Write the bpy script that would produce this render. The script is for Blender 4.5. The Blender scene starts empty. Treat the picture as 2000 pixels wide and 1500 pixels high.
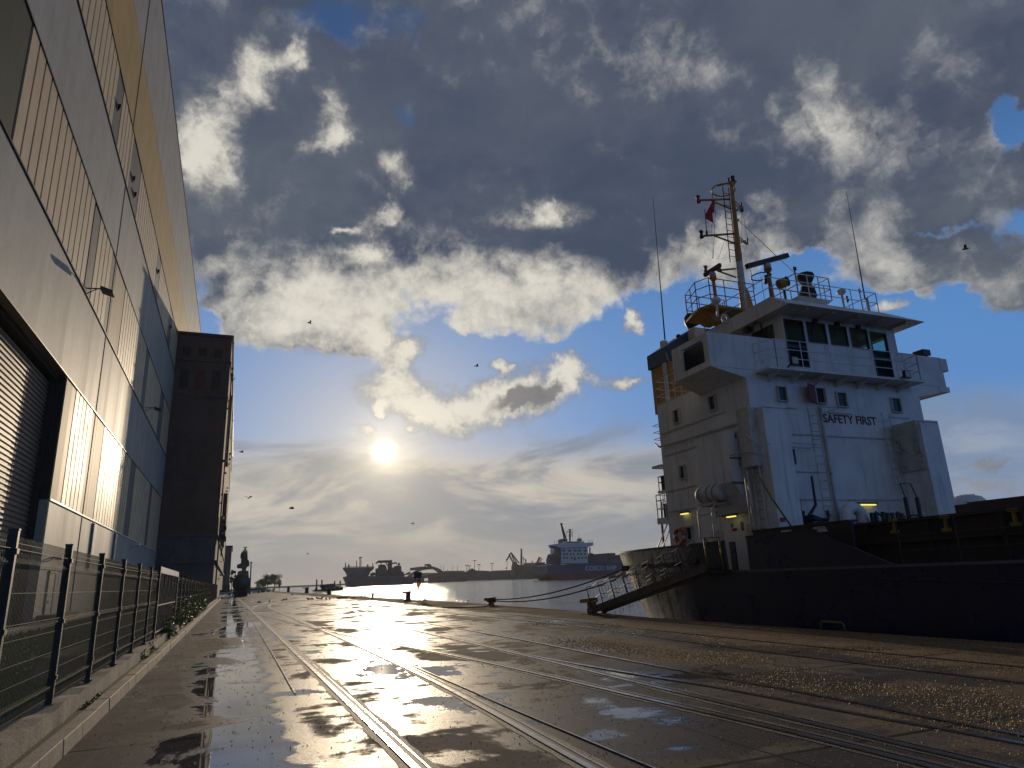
import bpy, bmesh, math, random
from mathutils import Vector, Matrix
random.seed(7)
S = bpy.context.scene
COL = S.collection
rad = math.radians
# ---------------------------------------------------------------- camera
FPX = 1330.0                      # focal length in pixels of a 2000 px wide frame
def _cd(x, y): return Vector(((x-1000)/FPX, (750-y)/FPX, -1)).normalized()
_Y = _cd(452, 1150)
_Z = _cd(808, -3923); _Z = (_Z - _Y*_Z.dot(_Y)).normalized()
_X = _Y.cross(_Z)
RW = Matrix((_X, _Y, _Z))         # camera axes -> world axes
EYE = Vector((0, 0, 1.6))
cam = bpy.data.cameras.new('camera'); co = bpy.data.objects.new('camera', cam); COL.objects.link(co)
co.matrix_world = Matrix.Translation(EYE) @ RW.to_4x4()
cam.sensor_width = 36; cam.lens = FPX/2000*36; cam.clip_start = 0.05; cam.clip_end = 30000
S.camera = co
def ray(x, y): return RW @ _cd(x, y)
def atX(x, y, X): d = ray(x, y); return EYE + d*(X/d.x)
def atY(x, y, Y): d = ray(x, y); return EYE + d*(Y/d.y)
def atZ(x, y, Z=0.0): d = ray(x, y); return EYE + d*((Z-EYE.z)/d.z)
S.render.engine = 'CYCLES'
S.cycles.use_denoising = True
S.cycles.max_bounces = 6; S.cycles.diffuse_bounces = 3; S.cycles.glossy_bounces = 3
S.cycles.transparent_max_bounces = 12
S.cycles.sample_clamp_indirect = 4.0
S.cycles.blur_glossy = 1.0; S.cycles.caustics_reflective = True; S.cycles.caustics_refractive = False
S.view_settings.view_transform = 'Standard'; S.view_settings.look = 'None'
S.view_settings.exposure = 0.0; S.view_settings.gamma = 1.0
# ---------------------------------------------------------------- sun and sky
SUN_AZ, SUN_EL = rad(11.2), rad(10.42)     # azimuth measured from +Y towards +X
SUND = Vector((math.sin(SUN_AZ)*math.cos(SUN_EL), math.cos(SUN_AZ)*math.cos(SUN_EL), math.sin(SUN_EL)))
sl = bpy.data.lights.new('sun', 'SUN'); so = bpy.data.objects.new('sun', sl); COL.objects.link(so)
sl.energy = 2.5; sl.angle = rad(0.5); sl.color = (1.0, 0.80, 0.56)
so.rotation_euler = (-SUND).to_track_quat('-Z', 'Y').to_euler()
W = bpy.data.worlds.new('World'); S.world = W; W.use_nodes = True
W.cycles.sampling_method = "MANUAL"; W.cycles.sample_map_resolution = 256
class NT:
    """tiny expression layer over a node tree"""
    def __init__(s, tree): s.t = tree; s.n = tree.nodes; s.l = tree.links
    def put(s, sock, v):
        if isinstance(v, bpy.types.NodeSocket): s.l.new(v, sock)
        elif v is not None:
            try: sock.default_value = v
            except Exception: sock.default_value = (v, v, v)
    def m(s, op, a, b=None, c=None, clamp=False):
        n = s.n.new('ShaderNodeMath'); n.operation = op; n.use_clamp = clamp
        for i, v in enumerate((a, b, c)):
            if v is not None: s.put(n.inputs[i], v)
        return n.outputs[0]
    def add(s, a, b): return s.m('ADD', a, b)
    def sub(s, a, b): return s.m('SUBTRACT', a, b)
    def mul(s, a, b): return s.m('MULTIPLY', a, b)
    def vm(s, op, a, b=None, out=0, scale=None):
        n = s.n.new('ShaderNodeVectorMath'); n.operation = op
        s.put(n.inputs[0], a)
        if b is not None: s.put(n.inputs[1], b)
        if scale is not None: s.put(n.inputs['Scale'], scale)
        return n.outputs['Value'] if op in ('DOT_PRODUCT', 'LENGTH', 'DISTANCE') else n.outputs[0]
    def xyz(s, v):
        n = s.n.new('ShaderNodeSeparateXYZ'); s.put(n.inputs[0], v); return n.outputs
    def comb(s, x, y, z):
        n = s.n.new('ShaderNodeCombineXYZ')
        for i, v in enumerate((x, y, z)): s.put(n.inputs[i], v)
        return n.outputs[0]
    def noise(s, v, scale, detail=5, rough=0.55, dist=0.0, lac=2.0, color=False):
        n = s.n.new('ShaderNodeTexNoise'); s.put(n.inputs['Vector'], v)
        n.inputs['Scale'].default_value = scale; n.inputs['Detail'].default_value = detail
        n.inputs['Roughness'].default_value = rough; n.inputs['Distortion'].default_value = dist
        n.inputs['Lacunarity'].default_value = lac
        return n.outputs['Color' if color else 'Fac']
    def step(s, v, a, b, lo=0.0, hi=1.0, lin=False):
        n = s.n.new('ShaderNodeMapRange'); n.interpolation_type = 'LINEAR' if lin else 'SMOOTHSTEP'
        s.put(n.inputs['Value'], v)
        for k, q in (('From Min', a), ('From Max', b), ('To Min', lo), ('To Max', hi)): s.put(n.inputs[k], q)
        return n.outputs[0]
    def mix(s, f, a, b, mode='MIX'):
        n = s.n.new('ShaderNodeMix'); n.data_type = 'RGBA'; n.blend_type = mode
        s.put(n.inputs[0], f)
        for i, v in ((6, a), (7, b)):
            s.put(n.inputs[i], tuple(v)+(1,) if isinstance(v, (tuple, list)) and len(v) == 3 else v)
        return n.outputs[2]
    def ramp(s, f, stops, interp='LINEAR'):
        n = s.n.new('ShaderNodeValToRGB'); s.put(n.inputs[0], f); r = n.color_ramp; r.interpolation = interp
        while len(r.elements) < len(stops): r.elements.new(0.5)
        for e, (p, c) in zip(r.elements, stops):
            e.position = p; e.color = (c, c, c, 1) if not isinstance(c, (tuple, list)) else tuple(c)+(1,)
        return n.outputs[0]
def build_sky():
    k = NT(W.node_tree)
    k.n.clear()
    out = k.n.new('ShaderNodeOutputWorld'); bg = k.n.new('ShaderNodeBackground'); k.l.new(bg.outputs[0], out.inputs[0])
    tc = k.n.new('ShaderNodeTexCoord'); D = tc.outputs['Generated']
    D = k.vm('NORMALIZE', D)
    x, y, z = k.xyz(D)
    DEG = 180/math.pi
    az = k.mul(k.m('ARCTAN2', x, y), DEG); el = k.mul(k.m('ARCSINE', z), DEG)
    ski = k.n.new('ShaderNodeTexSky'); ski.sky_type = 'NISHITA'; ski.sun_disc = False
    ski.sun_elevation = SUN_EL; ski.sun_rotation = SUN_AZ; ski.air_density = 1.0; ski.dust_density = 0.6; ski.ozone_density = 2.0
    clear = k.mix(1.0, ski.outputs[0], (0.085, 0.085, 0.085), 'MULTIPLY')
    # compress the very bright aureole of the physical sky a little so that blue stays blue
    P = k.comb(az, el, 0.0)
    # cloud noise lives on a flat cloud deck, so it is foreshortened towards the horizon
    zz = k.m('MAXIMUM', k.add(z, 0.16), 0.03)
    deck = k.comb(k.m('DIVIDE', x, zz), k.m('DIVIDE', y, zz), 0.0)
    def N(v, sc, det, ro=0.6, dist=0.0): return k.mul(k.sub(k.noise(v, sc, det, ro, dist), 0.5), 2.0)   # about -0.6 .. 0.6
    wn = k.noise(deck, 1.6, 5, 0.6, color=True)
    wn2 = k.noise(D, 11.0, 6, 0.65, color=True)
    w1 = k.vm('SUBTRACT', wn, (0.5, 0.5, 0.5)); w2 = k.vm('SUBTRACT', wn2, (0.5, 0.5, 0.5))
    PW = k.vm('ADD', P, k.vm('ADD', k.vm('MULTIPLY', w1, (12, 8, 0)), k.vm('MULTIPLY', w2, (9, 7, 0))))
    PS = k.vm('ADD', P, k.vm('MULTIPLY', w2, (6.5, 5.5, 0)))
    n_big = k.noise(deck, 1.3, 6, 0.62)
    wv = k.vm('ADD', D, k.vm('MULTIPLY', w2, (0.05, 0.05, 0.05)))
    n_mid = N(wv, 4.5, 8, 0.6)
    n_fine = N(wv, 12.0, 9, 0.64)
    # the same billows seen a little nearer the sun: where the density falls off that way the cloud is lit
    sh_off = k.vm('SCALE', k.vm('SUBTRACT', tuple(SUND), D), scale=0.045)
    n_rel = k.sub(k.add(n_mid, k.mul(n_fine, .6)), k.add(N(k.vm('ADD', wv, sh_off), 4.5, 6, 0.6), k.mul(N(k.vm('ADD', wv, sh_off), 12.0, 6, 0.64), .6)))
    def ae(px, py):
        d = ray(px, py); return math.degrees(math.atan2(d.x, d.y)), math.degrees(math.asin(d.z))
    def blob(px, py, rx, ry, rot=0.0, src=PW, soft=1.0):
        """ellipse on the sky: 1 in the middle, 0 at the rim"""
        c = ae(px, py); r = rad(rot)
        a = ae(px+math.cos(r)*rx*.5, py-math.sin(r)*rx*.5); b = ae(px-math.sin(r)*ry*.5, py-math.cos(r)*ry*.5)
        ax = (a[0]-c[0], a[1]-c[1]); bx = (b[0]-c[0], b[1]-c[1])
        n = k.n.new('ShaderNodeMapping'); n.vector_type = 'TEXTURE'; k.l.new(src, n.inputs[0])
        n.inputs['Location'].default_value = (c[0], c[1], 0)
        n.inputs['Rotation'].default_value = (0, 0, math.atan2(ax[1], ax[0]))
        n.inputs['Scale'].default_value = (2*math.hypot(*ax), 2*math.hypot(*bx), 1)
        return k.step(k.vm('LENGTH', n.outputs[0]), 1.0, 1.0-soft)
    def field(lst, src=PW, soft=1.0, base=None):
        acc = base
        for b in lst:
            v = blob(*b[:5], src=src, soft=soft); v = k.mul(v, b[5]) if len(b) > 5 and b[5] != 1 else v
            acc = v if acc is None else k.add(acc, v)
        return acc
    # ---- clear sky gradient pulled from the physical sky, with a deeper blue higher up
    hi = k.step(el, 16, 42)
    blue = k.mix(k.mul(hi, 0.85), BLUE_LOW, BLUE_HIGH)
    ca = k.vm('DOT_PRODUCT', D, tuple(SUND))
    glow = k.m('POWER', k.m('MAXIMUM', ca, 0.0), 45)
    clear = k.mix(0.80, clear, blue)
    clear = k.mix(k.mul(glow, 0.7), clear, (0.46, 0.47, 0.48))
    # ---- big overcast sheet
    elw = k.xyz(PW)[1]
    sh = k.mul(k.step(elw, 19.5, 27.0), 1.25)
    sh = field(SHEET, PW, 0.9, base=sh)
    sh = k.sub(sh, field(GAPS, PS, 1.0))
    dens = k.add(sh, k.add(k.mul(n_mid, 0.55), k.mul(n_fine, 0.50)))
    cov = k.step(dens, 0.10, 0.72)
    nb = k.step(n_big, 0.36, 0.66)
    dark = k.mix(nb, SLATE_D, SLATE_L)
    dark = k.mix(k.mul(hi, 0.45), dark, (0.045, 0.062, 0.115))
    dark = k.mix(k.step(k.add(n_rel, k.mul(n_mid, .6)), -0.2, 0.9, 0, 0.40), dark, (0.20, 0.215, 0.25))
    dark = k.mix(k.step(k.sub(n_mid, n_rel), 0.1, 0.8, 0, 0.35), dark, (0.045, 0.055, 0.085))
    sunny = k.step(ca, 0.55, 0.97)
    lit = k.mix(sunny, (0.50, 0.50, 0.49), (0.75, 0.71, 0.62))
    litf = k.add(field(LITS, PW, 0.95), k.add(k.mul(n_fine, 0.38), k.mul(n_mid, 0.42)))
    litf = k.add(litf, k.mul(n_rel, 0.95))
    litf = k.add(litf, k.mul(k.step(dens, 0.85, 0.25), 0.40))
    cl = k.mix(k.step(litf, 0.12, 1.35), dark, lit)
    sky = k.mix(cov, clear, cl)
    # humps that catch the sun in front of the sheet, and small clouds below it
    puff = field(PUFFS, PS, 1.0)
    pf = k.add(puff, k.add(k.mul(n_fine, 1.0), k.mul(n_mid, 0.35)))
    pfa = k.mul(k.step(pf, 0.12, 1.05), k.step(puff, 0.0, 0.40))
    plit = k.mix(k.step(k.add(pf, k.mul(n_rel, 1.3)), 0.25, 1.35), (0.22, 0.225, 0.235), lit)
    sky = k.mix(k.mul(pfa, 0.97), sky, plit)
    # dark hearts inside lit clouds
    core = k.add(field(CORES, PS, 1.0), k.mul(n_fine, 0.5))
    sky = k.mix(k.mul(k.step(core, 0.20, 0.95), 0.85), sky, (0.15, 0.15, 0.165))
    # ---- low veil over the horizon
    vn = k.noise(k.comb(k.mul(az, 0.35), el, 0.0), 0.22, 7, 0.6, dist=0.6)
    veil = k.step(k.add(el, k.mul(k.sub(vn, 0.5), 9)), 12.5, 8.5)
    veil = k.mul(veil, k.step(az, 95, 30))
    vs = k.step(vn, 0.40, 0.62)
    vcol = k.mix(vs, (0.265, 0.27, 0.28), (0.66, 0.58, 0.45))
    low = k.step(el, 6.5, 2.0)
    vcol = k.mix(k.mul(low, 0.7), vcol, (0.27, 0.27, 0.26))
    vcol = k.mix(k.mul(k.step(az, 22, 44), 0.5), vcol, (0.24, 0.26, 0.29))
    sky = k.mix(k.mul(veil, 0.85), sky, vcol)
    # ---- halo and disc of the sun
    g1 = k.m('POWER', k.m('MAXIMUM', ca, 0.0), 130); g2 = k.m('POWER', k.m('MAXIMUM', ca, 0.0), 1000); g3 = k.m('POWER', k.m('MAXIMUM', ca, 0.0), 14000)
    em = k.mix(1.0, sky, k.mix(1.0, k.comb(g1, g1, g1), (0.22, 0.175, 0.11), 'MULTIPLY'), 'ADD')
    em = k.mix(1.0, em, k.mix(1.0, k.comb(g2, g2, g2), (0.44, 0.38, 0.26), 'MULTIPLY'), 'ADD')
    em = k.mix(1.0, em, k.mix(1.0, k.comb(g3, g3, g3), (1.8, 1.6, 1.3), 'MULTIPLY'), 'ADD')
    em = k.mix(1.0, em, k.ramp(k.step(y, 0.5, -0.4), [(0, (1.0, 1, 1)), (1, (0.86, 0.93, 1.06))]), 'MULTIPLY')   # bluer sky over the land behind
    # below the horizon: dull ground colour
    em = k.mix(k.step(z, -0.005, -0.03), em, (0.06, 0.06, 0.06))
    k.l.new(em, bg.inputs[0]); bg.inputs[1].default_value = 1.0
# all in pixels of the photograph only as a way to name directions on the sky:
# x, y, half width, half height, turn, weight
BLUE_LOW, BLUE_HIGH = (0.085, 0.25, 0.60), (0.018, 0.045, 0.14)
SLATE_D, SLATE_L = (0.060, 0.080, 0.125), (0.135, 0.155, 0.185)
SHEET = [(1870, 520, 280, 120, 0, 1.1), (740, 660, 80, 120, 25, 1.0), (560, 610, 300, 100, -6, 1.0), (1950, 580, 200, 90, 5, .9), (1750, 420, 320, 200, 0, .5), (1000, 300, 700, 250, 0, .5), (1050, 600, 300, 70, 0, .5), (640, 650, 150, 70, -10, .7)]
GAPS = [(650, 50, 330, 110, 0, 1.0), (700, 170, 130, 120, 0, .3), (800, 215, 80, 70, 20, 1.1), (830, 120, 70, 120, 10, .5), (1985, 240, 110, 90, 0, 2.0), (1745, 590, 60, 30, 20, .8),
        (1540, 515, 120, 60, 10, 1.4), (410, 640, 50, 34, 0, .9), (1810, 462, 120, 18, 12, .8), (1930, 330, 70, 40, 60, .9), (1300, 620, 240, 60, 10, 1.2), (1960, 720, 220, 60, 0, 1.2), (900, 670, 120, 40, 0, .6)]
PUFFS = [(395, 300, 125, 190, 12, 1.25), (505, 165, 110, 120, -25, 1.15), (590, 105, 60, 44, 30, .85), (655, 225, 66, 110, 30, 1.05), (765, 335, 72, 76, 0, 1.15),
         (740, 425, 80, 40, 10, 1.0), (668, 442, 46, 22, 10, .95), (710, 500, 90, 70, 0, .95), (620, 280, 90, 34, 25, .75), (1630, 240, 170, 110, 10, .8), (1050, 425, 170, 46, 8, .8),
         (812, 685, 58, 46, 0, 1.1), (985, 710, 52, 24, -10, 1.1), (1217, 738, 62, 36, 15, 1.1), (1228, 637, 40, 34, 30, 1.15), (640, 675, 130, 44, -10, 1.0),
         (800, 772, 150, 66, -12, 1.15), (760, 806, 44, 30, 30, 1.2), (716, 840, 38, 28, -20, 1.2), (815, 848, 22, 16, 0, 1.0),
         (990, 785, 250, 84, 14, 1.45), (1120, 735, 90, 60, 30, 1.1), (1735, 605, 60, 34, 0, .95), (780, 715, 60, 60, 60, .8)]
LITS = [(950, 575, 620, 130, 0, 1.05), (560, 610, 320, 120, -8, .95), (1400, 470, 260, 110, 12, .75), (1780, 480, 330, 150, 5, .45), (1620, 250, 260, 150, 0, .35), (1050, 420, 240, 60, 5, .3), (1250, 130, 420, 140, 15, .16), (740, 680, 90, 120, 25, .9), (1900, 580, 200, 80, 10, .75)]
CORES = [(1020, 790, 140, 38, 14, 1.2), (1085, 762, 60, 34, 20, .9), (1930, 905, 110, 20, 0, .8), (1930, 950, 140, 34, 0, .7), (1180, 935, 70, 10, 0, .7)]
build_sky()
# ---------------------------------------------------------------- materials
MATS = {}
def mat(name, col, rough=0.6, metal=0.0, var=0.15, scale=3.0, bump=0.0, bscale=None, col2=None, spots=None, streak=0.0, spec=0.5, coat=0.0, rvar=0.0):
    """paint / metal / stone with uneven tone, optional dirt streaks running down and rust spots"""
    if name in MATS: return MATS[name]
    m = bpy.data.materials.new(name); m.use_nodes = True; MATS[name] = m
    k = NT(m.node_tree); b = k.n['Principled BSDF']
    tc = k.n.new('ShaderNodeNewGeometry'); P = tc.outputs['Position']
    n = k.noise(P, scale, 6, 0.6)
    c2 = col2 or tuple(max(0, c*(1-var*2)) for c in col)
    c = k.mix(k.step(n, 0.35, 0.68), col, c2)
    if streak:
        x, y, z = k.xyz(P)
        s = k.noise(k.comb(k.mul(x, 6), k.mul(y, 6), k.mul(z, 0.35)), 1.0, 5, 0.65)
        c = k.mix(k.mul(k.step(s, 0.5, 0.75), streak), c, tuple(q*0.35 for q in col))
    if spots:
        s = k.noise(P, spots[0], 5, 0.7)
        c = k.mix(k.mul(k.step(s, spots[1], spots[1]+0.08), spots[2]), c, (0.16, 0.06, 0.025))
    k.l.new(c, b.inputs['Base Color'])
    b.inputs['Metallic'].default_value = metal
    if rvar: k.l.new(k.step(n, 0.3, 0.7, rough-rvar, rough+rvar, lin=True), b.inputs['Roughness'])
    else: b.inputs['Roughness'].default_value = rough
    b.inputs['Specular IOR Level'].default_value = spec
    b.inputs['Coat Weight'].default_value = coat
    if bump:
        q = k.n.new('ShaderNodeBump'); q.inputs['Strength'].default_value = bump; q.inputs['Distance'].default_value = 0.02
        k.l.new(k.noise(P, bscale or scale*6, 5, 0.6), q.inputs['Height']); k.l.new(q.outputs[0], b.inputs['Normal'])
    return m
def emat(name, col, e, base=(.8, .8, .7)):
    m = bpy.data.materials.new(name); m.use_nodes = True; b = m.node_tree.nodes['Principled BSDF']
    b.inputs['Base Color'].default_value = base+(1,); b.inputs['Emission Color'].default_value = col+(1,); b.inputs['Emission Strength'].default_value = e
    MATS[name] = m; return m
# ---------------------------------------------------------------- mesh builder
V = Vector
def frame(d):
    d = V(d).normalized(); up = V((0, 0, 1)) if abs(d.z) < 0.95 else V((1, 0, 0))
    s = d.cross(up).normalized(); return s, s.cross(d).normalized()
class MB:
    def __init__(s): s.v = []; s.f = []; s.mi = []; s.cur = 0; s.sm = []; s.smooth = False
    def addf(s, f): s.f.append(f); s.mi.append(s.cur); s.sm.append(s.smooth)
    def quad(s, *p): n = len(s.v); s.v += [tuple(q) for q in p]; s.addf(tuple(range(n, n+len(p)))); return s
    def box(s, a, b):
        (x0, y0, z0), (x1, y1, z1) = [tuple(map(min, a, b)), tuple(map(max, a, b))]
        return s.hexa([(x0, y0, z0), (x1, y0, z0), (x1, y1, z0), (x0, y1, z0)], [(x0, y0, z1), (x1, y0, z1), (x1, y1, z1), (x0, y1, z1)])
    def hexa(s, lo, hi):
        n = len(s.v); k = len(lo); s.v += [tuple(q) for q in lo]+[tuple(q) for q in hi]
        s.addf(tuple(range(n+k-1, n-1, -1))); s.addf(tuple(range(n+k, n+2*k)))
        for i in range(k): j = (i+1) % k; s.addf((n+i, n+j, n+k+j, n+k+i))
        return s
    def bar(s, a, b, w, h=None):
        """square bar between two points"""
        a, b = V(a), V(b); h = h or w; x, y = frame(b-a)
        q = [x*w/2+y*h/2, -x*w/2+y*h/2, -x*w/2-y*h/2, x*w/2-y*h/2]
        return s.hexa([a+o for o in q], [b+o for o in q])
    def tube(s, pts, r, seg=6, cap=True):
        pts = [V(p) for p in pts]; R = r if isinstance(r, (list, tuple)) else [r]*len(pts)
        n0 = len(s.v); sm = s.smooth; s.smooth = seg > 5
        d0 = (pts[1]-pts[0]).normalized(); x, y = frame(d0)
        for i, p in enumerate(pts):
            d = (pts[min(i+1, len(pts)-1)]-pts[max(i-1, 0)]).normalized()
            x = (x-d*x.dot(d)).normalized(); y = d.cross(x)
            for j in range(seg):
                t = 2*math.pi*j/seg; s.v.append(tuple(p+(x*math.cos(t)+y*math.sin(t))*R[i]))
        for i in range(len(pts)-1):
            for j in range(seg):
                a = n0+i*seg+j; b = n0+i*seg+(j+1) % seg; s.addf((a, b, b+seg, a+seg))
        s.smooth = False
        if cap: s.addf(tuple(range(n0+seg-1, n0-1, -1))); s.addf(tuple(range(n0+(len(pts)-1)*seg, n0+len(pts)*seg)))
        s.smooth = sm; return s
    def lathe(s, base, prof, seg=14, axis=(0, 0, 1)):
        """profile of (radius, height) turned round an axis"""
        base = V(base); ax = V(axis).normalized(); x, y = frame(ax); n0 = len(s.v); sm = s.smooth; s.smooth = True
        for r, h in prof:
            for j in range(seg):
                t = 2*math.pi*j/seg; s.v.append(tuple(base+ax*h+(x*math.cos(t)+y*math.sin(t))*max(r, 1e-4)))
        for i in range(len(prof)-1):
            for j in range(seg):
                a = n0+i*seg+j; b = n0+i*seg+(j+1) % seg; s.addf((a, b, b+seg, a+seg))
        s.smooth = False; s.addf(tuple(range(n0+seg-1, n0-1, -1))); s.addf(tuple(range(n0+(len(prof)-1)*seg, n0+len(prof)*seg)))
        s.smooth = sm; return s
    def prism(s, poly, d):
        d = V(d); return s.hexa([V(p) for p in poly], [V(p)+d for p in poly])
    def build(s, name, m, parent=None, bevel=0.0):
        me = bpy.data.meshes.new(name); me.from_pydata(s.v, [], s.f)
        for q in (m if isinstance(m, (list, tuple)) else [m]): me.materials.append(q)
        me.polygons.foreach_set('material_index', s.mi); me.polygons.foreach_set('use_smooth', s.sm)
        bm = bmesh.new(); bm.from_mesh(me); bmesh.ops.recalc_face_normals(bm, faces=bm.faces)
        if bevel: bmesh.ops.bevel(bm, geom=list(bm.edges), offset=bevel, segments=1, affect='EDGES', clamp_overlap=True)
        bm.to_mesh(me); bm.free(); me.update()
        o = bpy.data.objects.new(name, me); COL.objects.link(o)
        if parent is not None:
            o.parent = parent; pl = parent
            while pl.parent: pl = pl.parent
            if pl.type == 'EMPTY' and pl.location.length > 0: me.transform(Matrix.Translation(-pl.location))
        return o
def empty(name, loc=(0, 0, 0)):
    o = bpy.data.objects.new(name, None); COL.objects.link(o); o.location = loc; o.empty_display_size = 0.2; return o
def tag(o, label=None, cat=None, group=None, kind=None):
    for q, v in (('label', label), ('category', cat), ('group', group), ('kind', kind)):
        if v: o[q] = v
    return o
def thing(name, loc, label, cat, group=None): return tag(empty(name, loc), label, cat, group)
def copy_tree(o, parent=None):
    c = o.copy(); COL.objects.link(c)
    if parent: c.parent = parent
    for ch in list(o.children): copy_tree(ch, c)
    return c
def smooth_line(pts, n=8):
    """Catmull-Rom through points"""
    P = [V(p) for p in pts]; P = [P[0]*2-P[1]]+P+[P[-1]*2-P[-2]]; out = []
    for i in range(1, len(P)-2):
        for j in range(n):
            t = j/n; a, b, c, d = P[i-1:i+3]
            out.append(0.5*((2*b)+(c-a)*t+(2*a-5*b+4*c-d)*t*t+(3*b-a-3*c+d)*t**3))
    return out+[P[-2]]
# ================================================================ quay
WATER = -1.2
EDGE = [(14.15, -60), (14.15, 22), (14.7, 28), (15.5, 45), (15.7, 120), (16.3, 260), (18, 420), (30, 560)]
def wet_concrete():
    m = bpy.data.materials.new('wet_concrete'); m.use_nodes = True; k = NT(m.node_tree); b = k.n['Principled BSDF']
    P = k.n.new('ShaderNodeNewGeometry').outputs['Position']; x, y, z = k.xyz(P)
    # water lies in shallow dips drawn out across the quay (slab seams run across), drier humps between
    Q = k.comb(k.mul(x, 0.85), k.mul(y, 0.42), 0.0)
    n1 = k.noise(Q, 0.55, 7, 0.62, dist=0.5); n2 = k.noise(P, 1.6, 7, 0.62); n3 = k.noise(P, 14, 5, 0.6); grit = k.noise(P, 75, 3, 0.6)
    nst = k.noise(k.comb(k.mul(x, 0.35), k.mul(y, 1.3), 0), 0.9, 7, 0.62, dist=0.4)
    dip = k.add(k.mul(n1, 0.72), k.mul(nst, 0.28))
    # the strip nearest the quay edge is brick paving, higher and drier
    ridge = k.step(x, 11.6, 12.6)
    left = k.mul(k.step(x, 0.9, -0.3), 0.06)
    wet = k.sub(k.add(dip, k.mul(k.sub(n2, 0.5), 0.18)), k.add(left, k.mul(ridge, 0.09)))
    right = k.mul(k.step(x, 4.5, 8), 0.035)
    gut = k.mul(k.mul(k.step(k.add(x, k.mul(k.sub(n1, .5), 2.5)), -0.75, -0.1), k.step(k.add(x, k.mul(k.sub(n1, .5), 2.5)), 0.95, 0.35)), 0.13)   # shallow gully along the quay
    wet = k.add(wet, gut)
    wet = k.sub(wet, right)
    puddle = k.step(wet, 0.525, 0.58)
    damp = k.step(wet, 0.425, 0.475)
    base = k.mix(k.step(n2, 0.3, 0.7), (0.215, 0.180, 0.140), (0.135, 0.117, 0.096))
    base = k.mix(k.step(nst, 0.52, 0.68), base, (0.185, 0.130, 0.088))
    base = k.mix(k.mul(damp, 0.72), base, (0.045, 0.040, 0.038))
    base = k.mix(k.mul(k.step(grit, .35, .7), .45), base, (0.06, 0.052, 0.045))
    # joints between slabs
    def joint(c, period, off, w):
        f = k.m('FRACT', k.add(k.m('DIVIDE', k.sub(c, off), period), k.mul(k.sub(n2, 0.5), 0.012)))
        return k.m('LESS_THAN', k.m('ABSOLUTE', k.sub(f, 0.5)), w/period/2)
    j = k.m('MAXIMUM', joint(y, 3.85, 7.28, 0.07), k.mul(joint(x, 4.1, 2.5, 0.03), 1.0))
    j = k.mul(j, k.sub(1.0, ridge))
    br = k.n.new('ShaderNodeTexBrick'); k.l.new(P, br.inputs['Vector']); br.inputs['Scale'].default_value = 5.0
    br.inputs['Mortar Size'].default_value = 0.03; br.inputs['Color1'].default_value = (0.20, 0.145, 0.095, 1); br.inputs['Color2'].default_value = (0.13, 0.10, 0.07, 1); br.inputs['Mortar'].default_value = (0.04, 0.035, 0.03, 1)
    base = k.mix(k.mul(ridge, 0.85), base, br.outputs['Color'])
    # spilt grain: ochre crumbs, thick on the right
    gz = k.add(k.mul(k.step(x, 5.0, 7.5), k.step(y, 9.5, 4.5)), k.mul(k.step(x, 9.6, 11.4), k.step(y, 26, 12)))
    gz = k.add(gz, k.mul(k.mul(k.step(x, 6.2, 7.6), k.step(x, 10.5, 8.6)), k.mul(k.step(y, 8, 12), k.step(y, 22, 17))))
    gcl = k.step(k.add(k.noise(P, 1.1, 5, 0.6), k.mul(gz, 0.20)), 0.52, 0.62)
    vo = k.n.new('ShaderNodeTexVoronoi'); vo.inputs['Scale'].default_value = 30; k.l.new(P, vo.inputs['Vector'])
    crumbs = k.mul(k.m('LESS_THAN', vo.outputs['Distance'], 0.33), gcl)
    crumbs = k.mul(crumbs, k.m('MINIMUM', k.add(gz, 0.05), 1.0))
    base = k.mix(k.mul(crumbs, 0.9), base, (0.60, 0.33, 0.08))
    vp = k.n.new('ShaderNodeTexVoronoi'); vp.inputs['Scale'].default_value = 17; k.l.new(P, vp.inputs['Vector'])
    peb = k.m('LESS_THAN', vp.outputs['Distance'], 0.13); base = k.mix(k.mul(peb, 0.6), base, (0.45, 0.40, 0.30))
    base = k.mix(k.mul(j, 0.8), base, (0.012, 0.011, 0.010))
    k.l.new(base, b.inputs['Base Color'])
    r = k.step(puddle, 0, 1, 1.0, 0.0, lin=True)
    rough = k.add(0.035, k.mul(r, k.sub(k.add(0.85, k.mul(k.sub(n3, 0.5), 0.2)), k.mul(damp, 0.40))))
    rough = k.add(rough, k.mul(ridge, 0.22)); rough = k.add(rough, k.mul(crumbs, 0.3))
    k.l.new(rough, b.inputs['Roughness'])
    b.inputs['IOR'].default_value = 1.3; k.l.new(k.add(0.04, k.add(k.mul(damp, 0.11), k.mul(puddle, 0.28))), b.inputs['Specular IOR Level'])
    bp = k.n.new('ShaderNodeBump'); bp.inputs['Distance'].default_value = 0.006; bp.inputs['Strength'].default_value = 0.6
    h = k.add(k.mul(n3, 0.7), k.mul(grit, 0.7)); h = k.mul(h, r); h = k.sub(h, k.mul(j, 2.0)); h = k.add(h, k.mul(br.outputs['Fac'], k.mul(ridge, -0.8)))
    h = k.add(h, k.mul(crumbs, 0.8)); h = k.add(h, k.mul(peb, 1.2))
    k.l.new(h, bp.inputs['Height']); k.l.new(bp.outputs[0], b.inputs['Normal'])
    MATS['wet_concrete'] = m; return m
wet_concrete()
b = MB()
n = len(EDGE)
for i in range(n-1):
    (x0, y0), (x1, y1) = EDGE[i], EDGE[i+1]
    b.quad((-1.5, y0, 0), (x0, y0, 0), (x1, y1, 0), (-1.5, y1, 0))
tag(b.build('quay_ground', MATS['wet_concrete']), kind='structure')
stone = mat('quay_stone', (0.16, 0.14, 0.12), 0.8, scale=0.7, streak=0.5, bump=0.5)
b = MB()
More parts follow.
